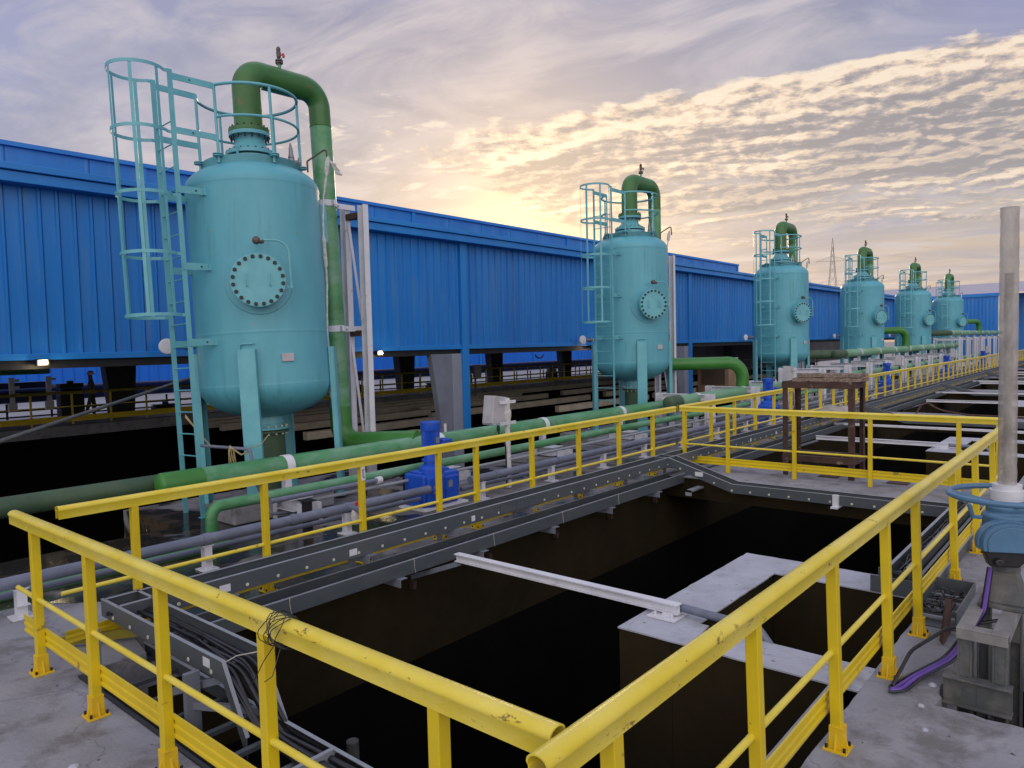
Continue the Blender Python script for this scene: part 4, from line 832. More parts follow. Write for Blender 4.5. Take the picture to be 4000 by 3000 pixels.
def goose(i):
    x = tank_x[i]; s = thing('gooseneck_pipe', ['green gooseneck pipe', 'green gooseneck pipe', 'green gooseneck pipe', 'green gooseneck pipe', 'green gooseneck pipe', 'green gooseneck pipe'][i] + ' rising from the top of ' + ['the nearest tank', 'the second tank', 'the third tank', 'the fourth tank', 'the fifth tank', 'the last tank'][i], 'pipe', (x, 10.3, 0), 'green gooseneck pipes on the tanks')
    r = .176; zt = 6.64; L = 1.33
    m = MB(); m.lathe([(.305, 5.69), (.305, 5.745), (.23, 5.75)], 40); m.tube([(0, 0, 5.74), (0, 0, 5.9), (0, 0, 6.16)], .212, 28, rad=[1, 1.0, 1.0]); m.k = 1; m.bolts((0, 0, 5.745), .275, 16, .015, .035, ); m.build('riser', [GREENN, BOLT], s)
    bend = fillet([(0, 0, 6.10), (0, 0, zt), (L, 0, zt), (L, 0, 6.05)], .50, 12)
    nb = len(bend); m = MB(); m.tube(bend, r, 28, rad=[1.2 - .2 * min(1, max(0, (k_ - 8) / (nb - 12))) for k_ in range(nb)]); m.build('bend', GREENN, s)
    m = MB(); m.lathe([(r, 0), (r + .006, .01), (r + .006, .025), (r, .035)], 28, (L, 0, 6.04)); m.build('weld_band', GREENN, s)
    zb, tx, ty, kind = [(.72, 2.5, -1.3, 'A'), (1.69, 3.15, -1.75, 'B'), (1.69, 2.6, -1.3, 'C'), (2.66, 3.1, -1.3, 'D'), (2.5, 2.6, -1.3, 'C'), (3.35, 4.6, -1.3, 'D')][i]
    lo = zb + .62
    MB().tube([(L, 0, 6.05), (L, 0, lo)], r, 28, caps=False).build('downpipe', GREEN, s)
    if kind == 'A': pts = [(L, 0, lo), (L, 0, zb), (L + .55, ty, zb)]
    elif kind == 'B' or kind == 'D': pts = [(L, 0, lo), (L, 0, zb), (tx, ty, zb), (tx, ty, {1: .84, 3: 1.68, 5: 2.5}[i])]
    else: pts = [(L, 0, lo), (L, 0, zb), (tx, ty, zb), (tx + .8, ty, zb)]
    m = MB(); m.tube(fillet(pts, [.30, .45][:len(pts) - 2] if len(pts) > 3 else .34, 9), r, 28); m.build('lower_bend', GREENV if i in (0, 1, 3, 5) else GREEND, s)
    # vent valve
    m = MB(Matrix.Translation((.62, 0, zt + r - .01))); m.lathe([(.028, 0), (.024, .12)], 10); m.build('vent_stub', GREEN, s)
    m = MB(m.M); m.lathe([(.06, .12), (.06, .14)], 14); m.lathe([(.06, .155), (.06, .175)], 14); m.bolts((0, 0, .10), .045, 4, .008, .10, a0=.4); m.lathe([(.02, .17), (.02, .21), (.034, .22), (.038, .30), (.028, .31), (.036, .33), (.03, .37), (.01, .39)], 12); vv = m.build('vent_valve', BROWNM, s)
    m = MB(Matrix.Translation((.62, 0, zt + r + .24))); m.rcyl((0, 0, 0), (.05, -.04, .01), .01, 8); m.tube([(.05, -.04, .03), (.06, -.045, .0), (.055, -.045, -.03)], .02, 8); m.build('valve_handle', RED if i == 0 else BROWNM, vv)
    for z in ((4.76, 2.66) if i < 5 else ()):
        if z < lo: continue
        m = MB(); m.lathe([(r + .002, -.05), (r + .010, -.05), (r + .010, .05), (r + .002, .05)], 28, (L, 0, z)); m.box(L - .02, L + .02, -.25, -r, z - .04, z + .04); m.bar((L + r, -.02, z), (L + .58, -.02, z), .02, .09); m.rcyl((L + r + .04, -.09, z), (L + r + .04, .0, z), .014, 8); m.build('pipe_clamp', WHITE, s)
    return s
for i in range(6): 
    g_ = goose(i)
    if i == 0: g_.rotation_euler = (R_(-2.1), R_(-.7), 0); g_.location = (6.22, 10.25, 0)
# white lattice pipe supports behind the tanks
for i in range(6):
    x = tank_x[i]
    s = thing('pipe_support', 'white steel pipe support column right of the %s tank' % ['nearest', 'second', 'third', 'fourth', 'fifth', 'last'][i], 'steel support', (x + 1.84, 10.05, 0), 'white support columns behind the tanks')
    for k, (dx, dy) in enumerate(((0, 0), (.0, .50))):
        m = MB(); m.box(dx - .055, dx + .055, dy - .075, dy - .065, 0, 4.78); m.box(dx - .055, dx + .055, dy + .065, dy + .075, 0, 4.78); m.box(dx - .005, dx + .005, dy - .065, dy + .065, 0, 4.78)
        m.build('column', WHITE, s, smooth=0)
    m = MB()
    for z0, z1 in ((.2, 2.4), (2.6, 4.6)): m.bar((0, .08, z0), (0, .42, z1), .012, .05)
    m.build('diagonal_brace', WHITE, s, smooth=0)
    m = MB(); m.bar((0, .08, 4.62), (0, .42, 4.62), .10, .10); m.bar((0, .08, 2.6), (0, .42, 2.6), .08, .10); m.build('cross_member', RUST if i == 0 else WHITE, s, smooth=0)
# ropes hanging at the tanks
for i in range(6):
    x = tank_x[i]; rr = random.Random(20 + i); ax, ay = math.cos(R_(-42)), math.sin(R_(-42))
    pts = []; rd = []
    zs = [5.32 - k * .075 for k in range(51 if i < 2 else 46)]
    for k, z in enumerate(zs):
        rad_ = 1.10 - min(.10, k * .012); off = .02 * math.sin(k * .31 + i) + rr.uniform(-.006, .006)
        pts.append((x + rad_ * ax + off, 10.3 + rad_ * ay + off * .5, z)); rd.append(1.0 + (1.6 if k in (1, 2, 3) else 0) + (1.0 if 17 <= k <= 22 else 0) + (1.3 if k > 40 and rr.random() < .6 else 0) + rr.uniform(-.2, .25))
    tag(MB().tube(pts, .015, 8, rad=rd).build('hanging_rope', ROPE), 'frayed white rope hanging down the right side of the %s tank' % ['nearest', 'second', 'third', 'fourth', 'fifth', 'last'][i], 'rope', 'white ropes hanging at the tanks')
m = MB()
for a in range(7): m.tube([(6.97, 9.56, 5.26), (7.0 + .03 * math.sin(a), 9.50 + .02 * math.cos(a), 5.2), (7.05 + .04 * math.sin(a * 2), 9.48, 5.08 + .03 * math.cos(a * 3)), (7.10 + .03 * math.sin(a), 9.47, 5.05)], .012, 6)
tag(m.build('rag', ROPE), 'white torn rag knotted at the top of the nearest hanging rope', 'rag')

# ------------------------------------------------------------------ green header pipes and their supports
def pipe(label, pts, r, m_, fr=None, cap=True, seg=24, name='header_pipe', cat='pipe', group=None, bend_mat=None):
    o = MB().tube(fillet(pts, fr) if fr else pts, r, seg).build(name, m_); tag(o, label, cat, group); return o
def capped(p, q, r, m_, label):
    s = thing('header_pipe', label, 'pipe', p, 'green header pipes')
    p, q = V(p), V(q); d = (q - p).normalized(); n = 8
    pts = [d * (r * .35 * (1 - math.cos(a)) ) for a in [0]]; 
    pp = [d * (-r * .42 * math.cos(a)) for a in [k * math.pi / 2 / n for k in range(n + 1)]]; rd = [max(.02, math.sin(k * math.pi / 2 / n)) for k in range(n + 1)]
    L = (q - p).length
    MB().tube(pp + [d * .5], r + .004, 28, rad=rd + [1]).build('end_cap', GREENV if m_ is GREEN else GREEND, s)
    k = int(L / 1.5); MB().tube([d * .5 + d * (L - .5) * j / k for j in range(k + 1)], r, 28).build('pipe_run', m_, s)
    return s
capped((3.92, 9.0, .72), (24, 9.0, .72), .146, GREEN, 'green header pipe in front of the nearest tank with a rounded end cap')
pipe('thinner faded green pipe continuing left behind the header end cap', [(-9, 9.28, .70), (4.8, 9.28, .70)], .115, GREEND, name='green_pipe')
sB = capped((15.66, 8.45, .86), (62, 8.45, .86), .155, GREENP, 'second green header pipe with a flat dark end, starting below the second tank')
capped((30.3, 9.0, 1.69), (56.4, 9.0, 1.69), .165, GREENP, 'pale green raised header pipe on white frames beyond the third tank')
capped((53.3, 9.0, 2.50), (79, 9.0, 2.50), .165, GREENP, 'highest pale green header pipe at the far right of the row')
o = MB().tube(fillet([(4.15, 8.25, .06), (4.15, 8.25, .50), (5.0, 8.25, .50), (30, 8.25, .56)], .13, 8), .068, 18).build('green_pipe', GREEN); tag(o, 'thin green pipe with an elbow dropping to the wet deck', 'pipe')
pipe('thin green pipe lying low at the far left behind the violet pipe', [(-9, 8.2, .05), (4.3, 8.2, .05)], .07, GREEN, name='green_pipe')
for nm_, y, z, r, lab in (('a', 7.53, .325, .058, 'violet grey plastic pipe running along the deck on white stubs'), ('b', 7.72, .17, .03, 'thin violet grey pipe low behind the thicker violet one'), ('c', 8.0, .40, .022, 'thin pale violet conduit below the thin green pipe')):
    s = thing('plastic_pipe', lab, 'pipe', (0, y, z), 'violet grey plastic pipes')
    if nm_ == 'c': MB().rcyl((5.2, 0, 0), (58, 0, 0), r, 18).build('pipe_run', TRAYL, s)
    else:
        for xa, xb in zip((-9, 7.8, 20.75, 33.75, 46.55), (6.97, 19.95, 32.95, 45.75, 58)): MB().rcyl((xa, 0, 0), (xb, 0, 0), r, 18).build('pipe_run', PURP, s)
    if nm_ == 'a':
        for x in (1.4, 3.68, 4.75, 5.52, 8.35, 9.95, 12.0, 13.9): MB().rcyl((x, 0, 0), (x + .07, 0, 0), r * 1.16, 18).build('coupling', PURP, s)
pipe('short violet pipe with white coupling above the deck left of the first motor', [(4.75, 7.95, .50), (6.4, 7.95, .50)], .032, PURP, name='plastic_pipe', group='violet grey plastic pipes')
tag(MB().rcyl((6.38, 7.95, .50), (6.46, 7.95, .50), .05, 14).build('pipe_coupling', HELM), 'white threaded coupling at the end of the short violet pipe', 'coupling')
s = thing('ball_valve', 'violet plastic valve with a red cap on the violet pipe left of the first motor', 'valve', (5.58, 7.46, .33))
MB().rcyl((0, .06, 0), (0, -.15, 0), .045, 16).build('valve_body', PURP, s); MB().rcyl((0, -.15, 0), (0, -.19, 0), .052, 12).build('valve_collar', PURP, s); MB().box(-.02, .04, -.14, -.09, .04, .09).build('red_cap', RED, s, smooth=0, bevel=.008); m = MB(); m.lathe([(.0, -.2), (.04, -.19), (.06, -.12), (.05, -.05), (.03, 0)], 10, (-.01, -.08, 0)); m.build('plastic_bag', ROPE, s)
def straps(xs_, y, z, r, zfoot, label, grp):
    for i, x in enumerate(xs_):
        s = thing('pipe_strap', label + ', %s from the left' % ORD[i].replace('nearest', 'first'), 'pipe strap', (x, y, z), grp)
        pts = [(0, (r + .006) * math.cos(a), (r + .006) * math.sin(a)) for a in [R_(-20 + 220 * k / 18) for k in range(19)]]
        m = MB(); m.sweep(pts, [(-.06, -.002), (.06, -.002), (.06, .012), (-.06, .012)], up=None); m.box(-.045, .045, -r - .06, -r + .01, -.075, -.065); m.box(-.045, .045, r - .01, r + .06, -.075, -.065)
        # up=None sweeps keep the band lying on the pipe
        m.build('band', WHITE, s, smooth=30)
        m = MB(); m.box(-.05, .05, -.05, .05, zfoot - z, -r); m.box(-.09, .09, -.11, .11, zfoot - z, zfoot - z + .012); m.build('stub', WHITE, s, smooth=0)
straps((5.64, 8.55, 11.45, 14.35, 17.2), 9.0, .72, .146, .32, 'white strap and stub on the near green header pipe', 'straps on the near green header')
straps((17.1, 20.0, 22.9, 25.75, 28.6), 8.45, .86, .155, .32, 'white strap holding the second green header pipe', 'straps on the second green header')
straps([33.55 + 2.95 * k for k in range(8)], 9.0, 1.69, .165, 1.32, 'white strap holding the raised pale green header', 'straps on the raised header')
straps([54.3 + 3.0 * k for k in range(7)], 9.0, 2.50, .165, 2.2, 'white strap holding the highest green header', 'straps on the highest header')
for i, x in enumerate((5.64, 8.55, 11.45, 14.35, 17.2, 20.1)):
    s = thing('pipe_saddle_frame', ['white H steel stand on rusty concrete under the green pipe left of the first motor', 'white steel stand under the green pipe behind the first motor', 'white steel stand under the green pipe right of the grey junction box', 'white steel stand under the green pipe left of the walkway railing corner', 'white steel stand under the second green header start', 'white steel stand under the second green header'][i], 'steel stand', (x - .15, 8.7, 0), 'white steel stands under the near green pipe')
    MB().box(-.05, .30, -.10, .45, .30, .315).build('plate', WHITE, s, smooth=0, bevel=.003)
    m = MB(); m.box(.0, .22, -.08, .4, .285, .297); m.box(.0, .22, -.08, .4, .14, .15); m.box(.10, .112, -.08, .4, .15, .285); m.build('beam', WHITE, s, smooth=0)
    for y in (-.26, .42): m = MB(); m.box(-.02, .0, y - .1, y + .07, 0, .27); m.box(.24, .26, y - .1, y + .07, 0, .27); m.box(0, .24, y - .02, y - .008, 0, .27); m.build('leg', WHITE, s, smooth=0)
    MB().box(-.12, .38, -.40, -.12, -.05, .025).build('footing', RUST, s, smooth=0)
    if i: 
        tag(MB().box(x - .45, x + .35, 8.25, 9.6, 0, .12).build('concrete_plinth', CONC, smooth=0, bevel=.02), 'low grey concrete plinth below the %s white pipe stand from the left' % ORD[i], 'plinth', 'low plinths under the pipes')
tag(MB().box(4.9, 6.5, 9.1, 9.7, 0, .28).build('concrete_plinth', CONC, smooth=0, bevel=.02), 'grey concrete plinth between first tank ladder and first pipe stand', 'plinth')
# portal frames
def portal(x, zt, yr, label):
    s = thing('portal_frame', label, 'steel frame', (x, 0, 0), 'white portal frames under the raised headers')
    for y in (8.08, yr):
        m = MB(); m.box(-.125, .125, y - .09, y - .078, 0, zt); m.box(-.125, .125, y + .078, y + .09, 0, zt); m.box(-.006, .006, y - .078, y + .078, 0, zt); m.build('upright', WHITE, s, smooth=0)
    m = MB(); m.box(-.09, .09, 8.17, yr - .09, zt - .17, zt - .158); m.box(-.09, .09, 8.17, yr - .09, zt - .03, zt - .018); m.box(-.006, .006, 8.17, yr - .09, zt - .158, zt - .03); m.build('crossbeam', WHITE, s, smooth=0)
for k in range(19):
    x = 17.1 + 2.9 * k; zt = (1.0 if k == 0 else 1.32) if x < 51.5 else 2.2
    if k in (1, 2): zt = 1.02
    portal(x, zt, 9.45, 'white portal frame, %s of the row carrying the green headers' % ORD[k])
# small white stubs of the violet pipe
for ii, x in enumerate([2.0, 3.72, 5.55, 8.05, 9.8, 11.4, 12.9, 14.6, 16.3, 18., 19.7, 22, 24, 26, 28, 30]):
    s = thing('pipe_stub_stand', 'small white H stub under the violet pipe, %s from the left' % ORD[ii].replace('nearest', 'first'), 'pipe stand', (x, 7.53, 0), 'small white stubs under the violet pipe')
    m = MB(); m.box(-.04, .04, -.045, -.038, .012, .255); m.box(-.04, .04, .038, .045, .012, .255); m.box(-.005, .005, -.038, .038, .012, .255); m.box(-.09, .09, -.09, .09, 0, .012); m.box(-.06, .06, -.05, .05, .255, .265); m.box(-.05, .05, -.10, -.045, .12, .128); m.build('h_profile', WHITE, s, smooth=0)
for x, y in ((5.2, 7.9), (7.05, 8.1)):
    m = MB(); m.box(x, x + .10, y, y + .08, 0, .42); m.box(x - .03, x + .14, y - .05, y + .12, .42, .43); tag(m.build('dark_post', DKST, smooth=0), 'short dark steel post on the wet deck, %s' % ('farther left of the first motor' if x < 6 else 'right beside the first motor'), 'post', 'short dark posts left of the first motor')
m = MB(); m.add([(4.86, 7.95, .20), (5.1, 7.9, .24), (5.12, 7.98, .25), (4.95, 8.06, .21), (4.86, 7.95, .205), (5.1, 7.9, .245), (5.12, 7.98, .255), (4.95, 8.06, .215)], [(0, 3, 2, 1), (4, 5, 6, 7), (0, 1, 5, 4), (1, 2, 6, 5), (2, 3, 7, 6), (3, 0, 4, 7)]); tag(m.build('blue_plate', BLUEP, smooth=0), 'small loose blue plate next to the short dark post', 'plate')
# violet grey standpipe and scaffold bar by the first tank
m = MB(); m.tube(fillet([(4.95, 10.1, 1.01), (5.25, 9.25, .98), (5.27, 9.2, .55), (5.3, 8.85, .12), (5.75, 8.75, .10)], .05, 4), .022, 8)
tag(m.build('scaffold_tube', PURP), 'violet grey tube tied across the legs of the first tank with twine', 'tube')
m = MB(); 
for k in range(8): a = k * .8; m.tube([(5.12, 9.55, 1.03), (5.12 + .04 * math.sin(a), 9.52, .95), (5.12 + .05 * math.sin(a), 9.5 + .04 * math.cos(a), .74 + .03 * (k % 3))], .006, 5)
m.tube([(5.12, 9.55, 1.01), (5.2, 9.4, .9), (5.25, 9.28, .95)], .012, 6); m.tube([(5.27, 9.28, .99), (5.45, 9.3, 1.02), (5.62, 9.4, 1.12)], .007, 5)
tag(m.build('twine', TWINE), 'straw coloured frayed twine hanging from the tube at the first tank legs', 'twine')
m = MB()
for k in range(3): m.tube([(4.82, 10.2, 1.42 + .02 * k), (4.95, 10.0, 1.15), (5.0, 9.85, 1.01)], .006, 5)
tag(m.build('twine', TWINE), 'straw coloured twine tied from the ladder to the tube at the first tank', 'twine')

# ------------------------------------------------------------------ blue gear motors
def motor():
    T = thing('gear_motor', 'bright blue vertical gear motor', 'motor', (7.33, 7.78, 0), 'blue gear motors along the handrail')
    m = MB(); m.box(-.34, .36, -.13, .30, .03, .50); gb = m.build('gearbox', BLUEP, T, smooth=0, bevel=.03)
    m = MB(); m.box(-.30, .02, -.19, -.12, .06, .47); m.box(.05, .32, -.17, -.12, .06, .44); m.box(-.28, .30, .0, .26, .49, .53); m.box(.36, .46, -.05, .12, .22, .45); m.build('bearing_cover', BLUEP, gb, smooth=0, bevel=.025)
    m = MB(); m.lathe([(.19, .50), (.19, .56), (.15, .60), (.115, .62), (.115, .66), (.14, .66), (.14, .69), (.105, .69), (.10, .80), (.15, .82), (.15, .86)], 28, (-.02, .05, 0)); m.build('coupling_housing', BLUEP, T)
    pr = []
    for i in range(56): a = 2 * math.pi * i / 56; q = .135 if i % 2 else .12; pr.append((-.02 + q * math.cos(a), .05 + q * math.sin(a)))
    m = MB(); m.prism(pr, .86, 1.12); m.build('finned_motor', BLUEP, T, smooth=0)
    m = MB(); m.lathe([(.143, 1.11), (.147, 1.125), (.147, 1.215), (.153, 1.215), (.153, 1.235), (.11, 1.242), (0, 1.243)], 32, (-.02, .05, 0)); m.build('fan_cover', BLUEP, T)
    m = MB(); m.box(.04, .22, -.16, .04, .84, .98); m.build('terminal_box', BLUEP, T, smooth=0, bevel=.015)
    m = MB(); m.box(-.06, .01, -.107, -.10, .93, 1.02); m.box(-.22, -.10, -.196, -.191, .22, .34); m.box(.10, .18, -.176, -.171, .27, .37); m.build('type_plate', GREY, T, smooth=0)
    m = MB(); m.box(.11, .135, -.13, -.10, 1.08, 1.20); m.build('white_label', HELM, T, smooth=0)
    m = MB(Matrix.Translation((.40, -.052, .38)) @ Matrix.Rotation(R_(90), 4, 'X')); m.lathe([(.028, 0), (.028, .02)], 12); m.build('red_plug', RED, T)
    m = MB()
    for x, z in ((-.25, .42), (-.12, .44), (-.02, .42), (-.27, .12), (-.03, .12), (.0, .28), (.09, .40), (.28, .40), (.28, .10), (.08, .1)): m.M = Matrix.Translation((x, -.192, z)) @ Matrix.Rotation(R_(90), 4, 'X'); m.lathe([(.016, 0), (.016, .012)], 6)
    m.build('cover_bolt', BLUEP, T, smooth=0)
    m = MB(); m.tube(fillet([(-.33, -.20, .34), (-.33, -.27, .30), (-.15, -.27, .30), (-.12, -.2, .36)], .04, 4), .016, 8); m.build('lifting_eye', BLUEP, T)
    m = MB(); m.box(-.42, .46, -.22, .34, 0, .03); m.build('base_plate', WHITE, T, smooth=0)
    m = MB(); m.tube([(.13 + .04 * math.sin(a_), .13, 1.05 + .10 * math.cos(a_)) for a_ in (0.2, .8, 1.4, 2.0, 2.6)], .035, 8, rad=[.6, .9, 1, 1, .7]); m.build('foil_wrap', HELM, T)
    return T
mt = motor(); MX = [7.33, 20.3, 33.3, 46.1, 58.8]
ML = ['bright blue gear motor nearest the camera, behind the yellow handrail', 'second bright blue gear motor, left of the rusty stand', 'third blue gear motor, right of the rusty stand', 'fourth blue gear motor among the white frames', 'last small blue gear motor near the end of the handrail']
mt['label'] = ML[0]
for i in range(1, 5): dup(mt, (MX[i], 7.78, 0), ML[i])
# junction boxes on wrapped posts
def jbox():
    T = thing('junction_box_post', '', 'junction box', (8.97, 7.75, 0), 'grey junction boxes on posts')
    m = MB(); m.box(-.035, .035, -.006, .0, 0, 1.47); m.box(-.035, -.03, .0, .05, 0, 1.47); m.box(.03, .035, 0, .05, 0, 1.47); m.build('post', WHITE, T, smooth=0)
    m = MB(); pts = [(.005 * math.sin(z * 9), .02, .2 + z) for z in [k * .07 for k in range(18)]]; m.tube(pts, .046, 8, rad=[random.uniform(.85, 1.1) + (.5 if k in (14, 15) else 0) for k in range(18)]); m.build('plastic_wrap', ROPE, T)
    m = MB(Matrix.Rotation(R_(8), 4, 'Y')); m.box(-.52, -.20, .02, .24, 1.02, 1.47); 
    m.box(-.50, -.44, -.005, .25, 1.0, 1.02); bx = m.build('box_body', PLAST, T, smooth=0, bevel=.008)
    for z_ in (1.38, 1.04): MB().box(-.21, .17, -.02, .0, z_, z_ + .05).build('mounting_strap', HELM, T, smooth=0)
    m = MB(); m.lathe([(.025, 0), (.03, .05), (.02, .10)], 8, (-.14, .1, .93)); m.tube(fillet([(-.14, .1, .95), (-.12, .1, .85), (-.05, .03, .7), (-.055, .02, .05)], .08, 4), .013, 6); m.build('cable_gland', DARK, T)
    return T
jb = jbox(); JL = ['pale grey junction box on a plastic wrapped post between motor and handrail, nearest', 'second grey junction box on a post, left of the rusty stand', 'third grey junction box on a post, above the receding handrail', 'fourth grey junction box on a post by the far frames', 'last grey junction box on a post at the far end']
jb['label'] = JL[0]
for i, x in enumerate((22.2, 35.7, 48.5, 61.4)): dup(jb, (x, 7.75, 0), JL[i + 1])

# ------------------------------------------------------------------ rusty stand with planks
s = thing('rusty_stand', 'tall rusty steel stand on the walkway with old planks on top', 'stand', (0, 0, 0))
FX, BX, YL, YR, ZT = 12.46, 13.12, 4.56, 3.42, 1.60
def angle(x, y, sx, sy, z0, z1):
    m = MB(); w_ = .085
    a, b_ = sorted((x, x + sx * w_)); c, d_ = sorted((y, y + sy * .012)); m.box(a, b_, c, d_, z0, z1)
    a, b_ = sorted((x, x + sx * .012)); c, d_ = sorted((y + sy * .013, y + sy * w_)); m.box(a, b_, c, d_, z0, z1); return m
for x, sx in ((FX, 1), (BX, -1)):
    for y, sy in ((YL, -1), (YR, 1)): angle(x, y, sx, sy, 0, ZT).build('leg', RUST, s, smooth=0)
for z, hh in ((ZT - .06, .11), (.30, .10)):
    m = MB(); m.box(FX - .013, FX - .001, YR, YL, z - hh / 2, z + hh / 2); m.box(BX + .001, BX + .013, YR, YL, z - hh / 2, z + hh / 2); m.box(FX, BX, YL + .001, YL + .013, z - hh / 2, z + hh / 2); m.box(FX, BX, YR - .013, YR - .001, z - hh / 2, z + hh / 2)
    m.box(FX, FX + .07, YR, YL, z + hh / 2 - .012, z + hh / 2); m.box(BX - .07, BX, YR, YL, z + hh / 2 - .012, z + hh / 2)
    m.build('frame_ring', RUST, s, smooth=0)
pk = random.Random(9)
for i, (y0, y1, z, xx) in enumerate(((3.34, 4.40, ZT + .0, FX + .02), (3.30, 4.36, ZT + .0, FX + .24), (3.42, 4.42, ZT, FX + .46), (3.36, 4.34, ZT + .065, FX + .08), (3.33, 4.38, ZT + .065, FX + .33))):
    m = MB(); n = 12; vs = []
    for j in range(n + 1):
        y = y0 + (y1 - y0) * j / n; 
        for a, b_ in ((0, 0), (.19, 0), (.19, .055), (0, .055)): vs.append((xx + a + pk.uniform(-.008, .008), y, z + b_ + pk.uniform(-.006, .006)))
    m.add(vs, [(0, 1, 2, 3), tuple(n * 4 + k for k in (3, 2, 1, 0))] + [(j * 4 + k, j * 4 + (k + 1) % 4, (j + 1) * 4 + (k + 1) % 4, (j + 1) * 4 + k) for j in range(n) for k in range(4)])
    tag(m.build('plank', WOOD, smooth=0), ['front lower weathered plank on the rusty stand', 'middle lower weathered plank on the rusty stand', 'rear lower weathered plank on the rusty stand', 'front top weathered plank on the rusty stand', 'rear top weathered plank on the rusty stand'][i], 'plank', 'old planks on the rusty stand')
for x, y in ((12.52, 3.9), (12.5, 2.85)): tag(MB().box(x, x + .22, y - .2, y + .1, 0.001, .012).build('rusty_plate', RUST, smooth=0), 'rusty flat plate on the walkway, %s the rusty stand' % ('under' if y > 3.5 else 'right of'), 'plate', 'rusty plates on the walkway')
# crumpled sheet on the tray
m = MB(); cr = random.Random(2); nx, ny = 22, 10; vs = []
for i in range(nx + 1):
    for j in range(ny + 1):
        u, v_ = i / nx, j / ny; vs.append((18.6 + 2.6 * u, 6.42 - .62 * v_, .44 + .03 * math.sin(u * 9 + v_ * 5) + .03 * cr.random() - (max(0, v_ - .72) ** 1.2) * (.9 if u > .6 else .35)))
m.add(vs, [(i * (ny + 1) + j, (i + 1) * (ny + 1) + j, (i + 1) * (ny + 1) + j + 1, i * (ny + 1) + j + 1) for i in range(nx) for j in range(ny)])
o = m.build('crumpled_sheet', TARP, smooth=60); so_ = o.modifiers.new('solid', 'SOLIDIFY'); so_.thickness = .006; tag(o, 'crumpled pale plastic sheet draped over the cable trays beyond the rusty stand', 'sheet')
m = MB(); m.tube(fillet([(24.2, 4.9, .03), (24.3, 4.7, .42), (24.6, 4.4, .12), (24.3, 3.6, .03), (24.0, 2.0, .03), (23.9, 1.2, .03)], .4, 6), .028, 8); tag(m.build('hose', RUST), 'brown hose lying over the second walkway', 'hose')

# ------------------------------------------------------------------ valve actuator with stem tube on a steel pedestal
AX, AY = 5.98, .67
p = thing('steel_pedestal', 'grey steel pedestal standing in the deck opening under the actuator', 'pedestal', (AX, AY, 0))
def chan(m, x0, x1, y0, y1, z0, z1, t=.012):
    m.box(x0, x1, y0, y0 + t, z0, z1); m.box(x0, x1, y1 - t, y1, z0, z1); m.box(x0, x0 + t, y0 + t + .001, y1 - t - .001, z0, z1)
m = MB(); m.box(-.70, -.60, -.13, .245, .10, .112); m.box(-.70, -.60, -.13, .245, -.07, -.058); m.box(-.656, -.644, -.13, .245, -.058, .10); m.box(-.66, -.62, .05, .06, -.058, .10); m.build('lower_beam', GALV, p, smooth=0, bevel=.002)
for x in (-.64, .16):
    for y in (-.10, .09):
        m = MB(); m.box(x, x + .09, y, y + .012, -1.8, .36); m.box(x, x + .09, y + .068, y + .08, -1.8, .36); m.box(x + .04, x + .05, y + .012, y + .068, -1.8, .36); m.box(x + .002, x + .012, y + .012, y + .068, .114, .36)
        m.build('leg', GALV, p, smooth=0, bevel=.002)
m = MB(); m.box(-.66, .34, -.105, -.015, .422, .434); m.box(-.66, .34, .085, .175, .422, .434); m.box(-.66, -.57, -.0149, .0849, .422, .434); m.box(-.56, .34, -.105, -.095, .362, .422); m.box(-.56, .34, .165, .175, .362, .422); m.box(-.66, -.65, -.105, .175, .362, .422); m.build('top_frame', mat('dusty_frame_top', (.26, .25, .245), (.17, .165, .165), 6, .7, bump=.3), p, smooth=0, bevel=.003)
AUP = .13
a = thing('valve_actuator', 'steel blue valve actuator with handwheel and tall milky stem tube at the right edge', 'valve actuator', (AX, AY - .02, .436))
m = MB(); m.prism([(-.16, -.15), (.16, -.15), (.16, .15), (-.16, .15)], 0, .03); m.add([(-.12, -.12, .03), (.12, -.12, .03), (.12, .12, .03), (-.12, .12, .03), (-.06, -.06, .27), (.06, -.06, .27), (.06, .06, .27), (-.06, .06, .27)], [(0, 3, 2, 1), (4, 5, 6, 7), (0, 1, 5, 4), (1, 2, 6, 5), (2, 3, 7, 6), (3, 0, 4, 7)]); m.lathe([(.085, .24), (.075, .44)], 20); m.build('yoke', GALV, a, smooth=30, bevel=.006)
m = MB(); m.lathe([(.10, .38), (.13, .41), (.145, .46), (.145, .60), (.15, .61), (.15, .63), (.12, .65), (.125, .66), (.125, .69), (.105, .70), (.0, .705)], 32, (0, 0, 0)); m.box(-.02, .30, -.30, -.06, .44, .64); bd = m.build('gear_housing', ACT, a, smooth=40, bevel=.01)
# D-shaped terminal cover facing the camera side
Mc = Matrix.Rotation(R_(205), 4, 'Z') @ Matrix.Translation((.10, -.04, .45)) @ Matrix.Rotation(R_(90), 4, 'Y')
def dshape(r, sx=1.): return [(-.02, -r * sx)] + [(-r * math.sin(t_) * .80 - .02, -r * math.cos(t_) * sx) for t_ in [math.pi * k / 16 for k in range(1, 16)]] + [(-.02, r * sx), (.03, r * sx * .97), (.03, -r * sx * .97)]
m = MB(Mc); m.prism(dshape(.19), .0, .07); m.prism(dshape(.175), .07, .13); m.prism(dshape(.15), .13, .14); m.build('terminal_cover', ACT, a, smooth=30, bevel=.012)
m = MB(Mc); m.prism([(.03, -.16), (.14, -.12), (.14, .05), (.03, .15)], .01, .10); m.lathe([(.03, .0), (.03, .1)], 8, (.1, -.08, .05)); m.build('cable_entry', DARK, a, smooth=0, bevel=.01)
m = MB(); m.tube([(-.15, .13, .62), (-.21, .17, .63), (-.23, .18, .68), (-.24, .19, .72)], .014, 8); m.build('lever', ACT, a)
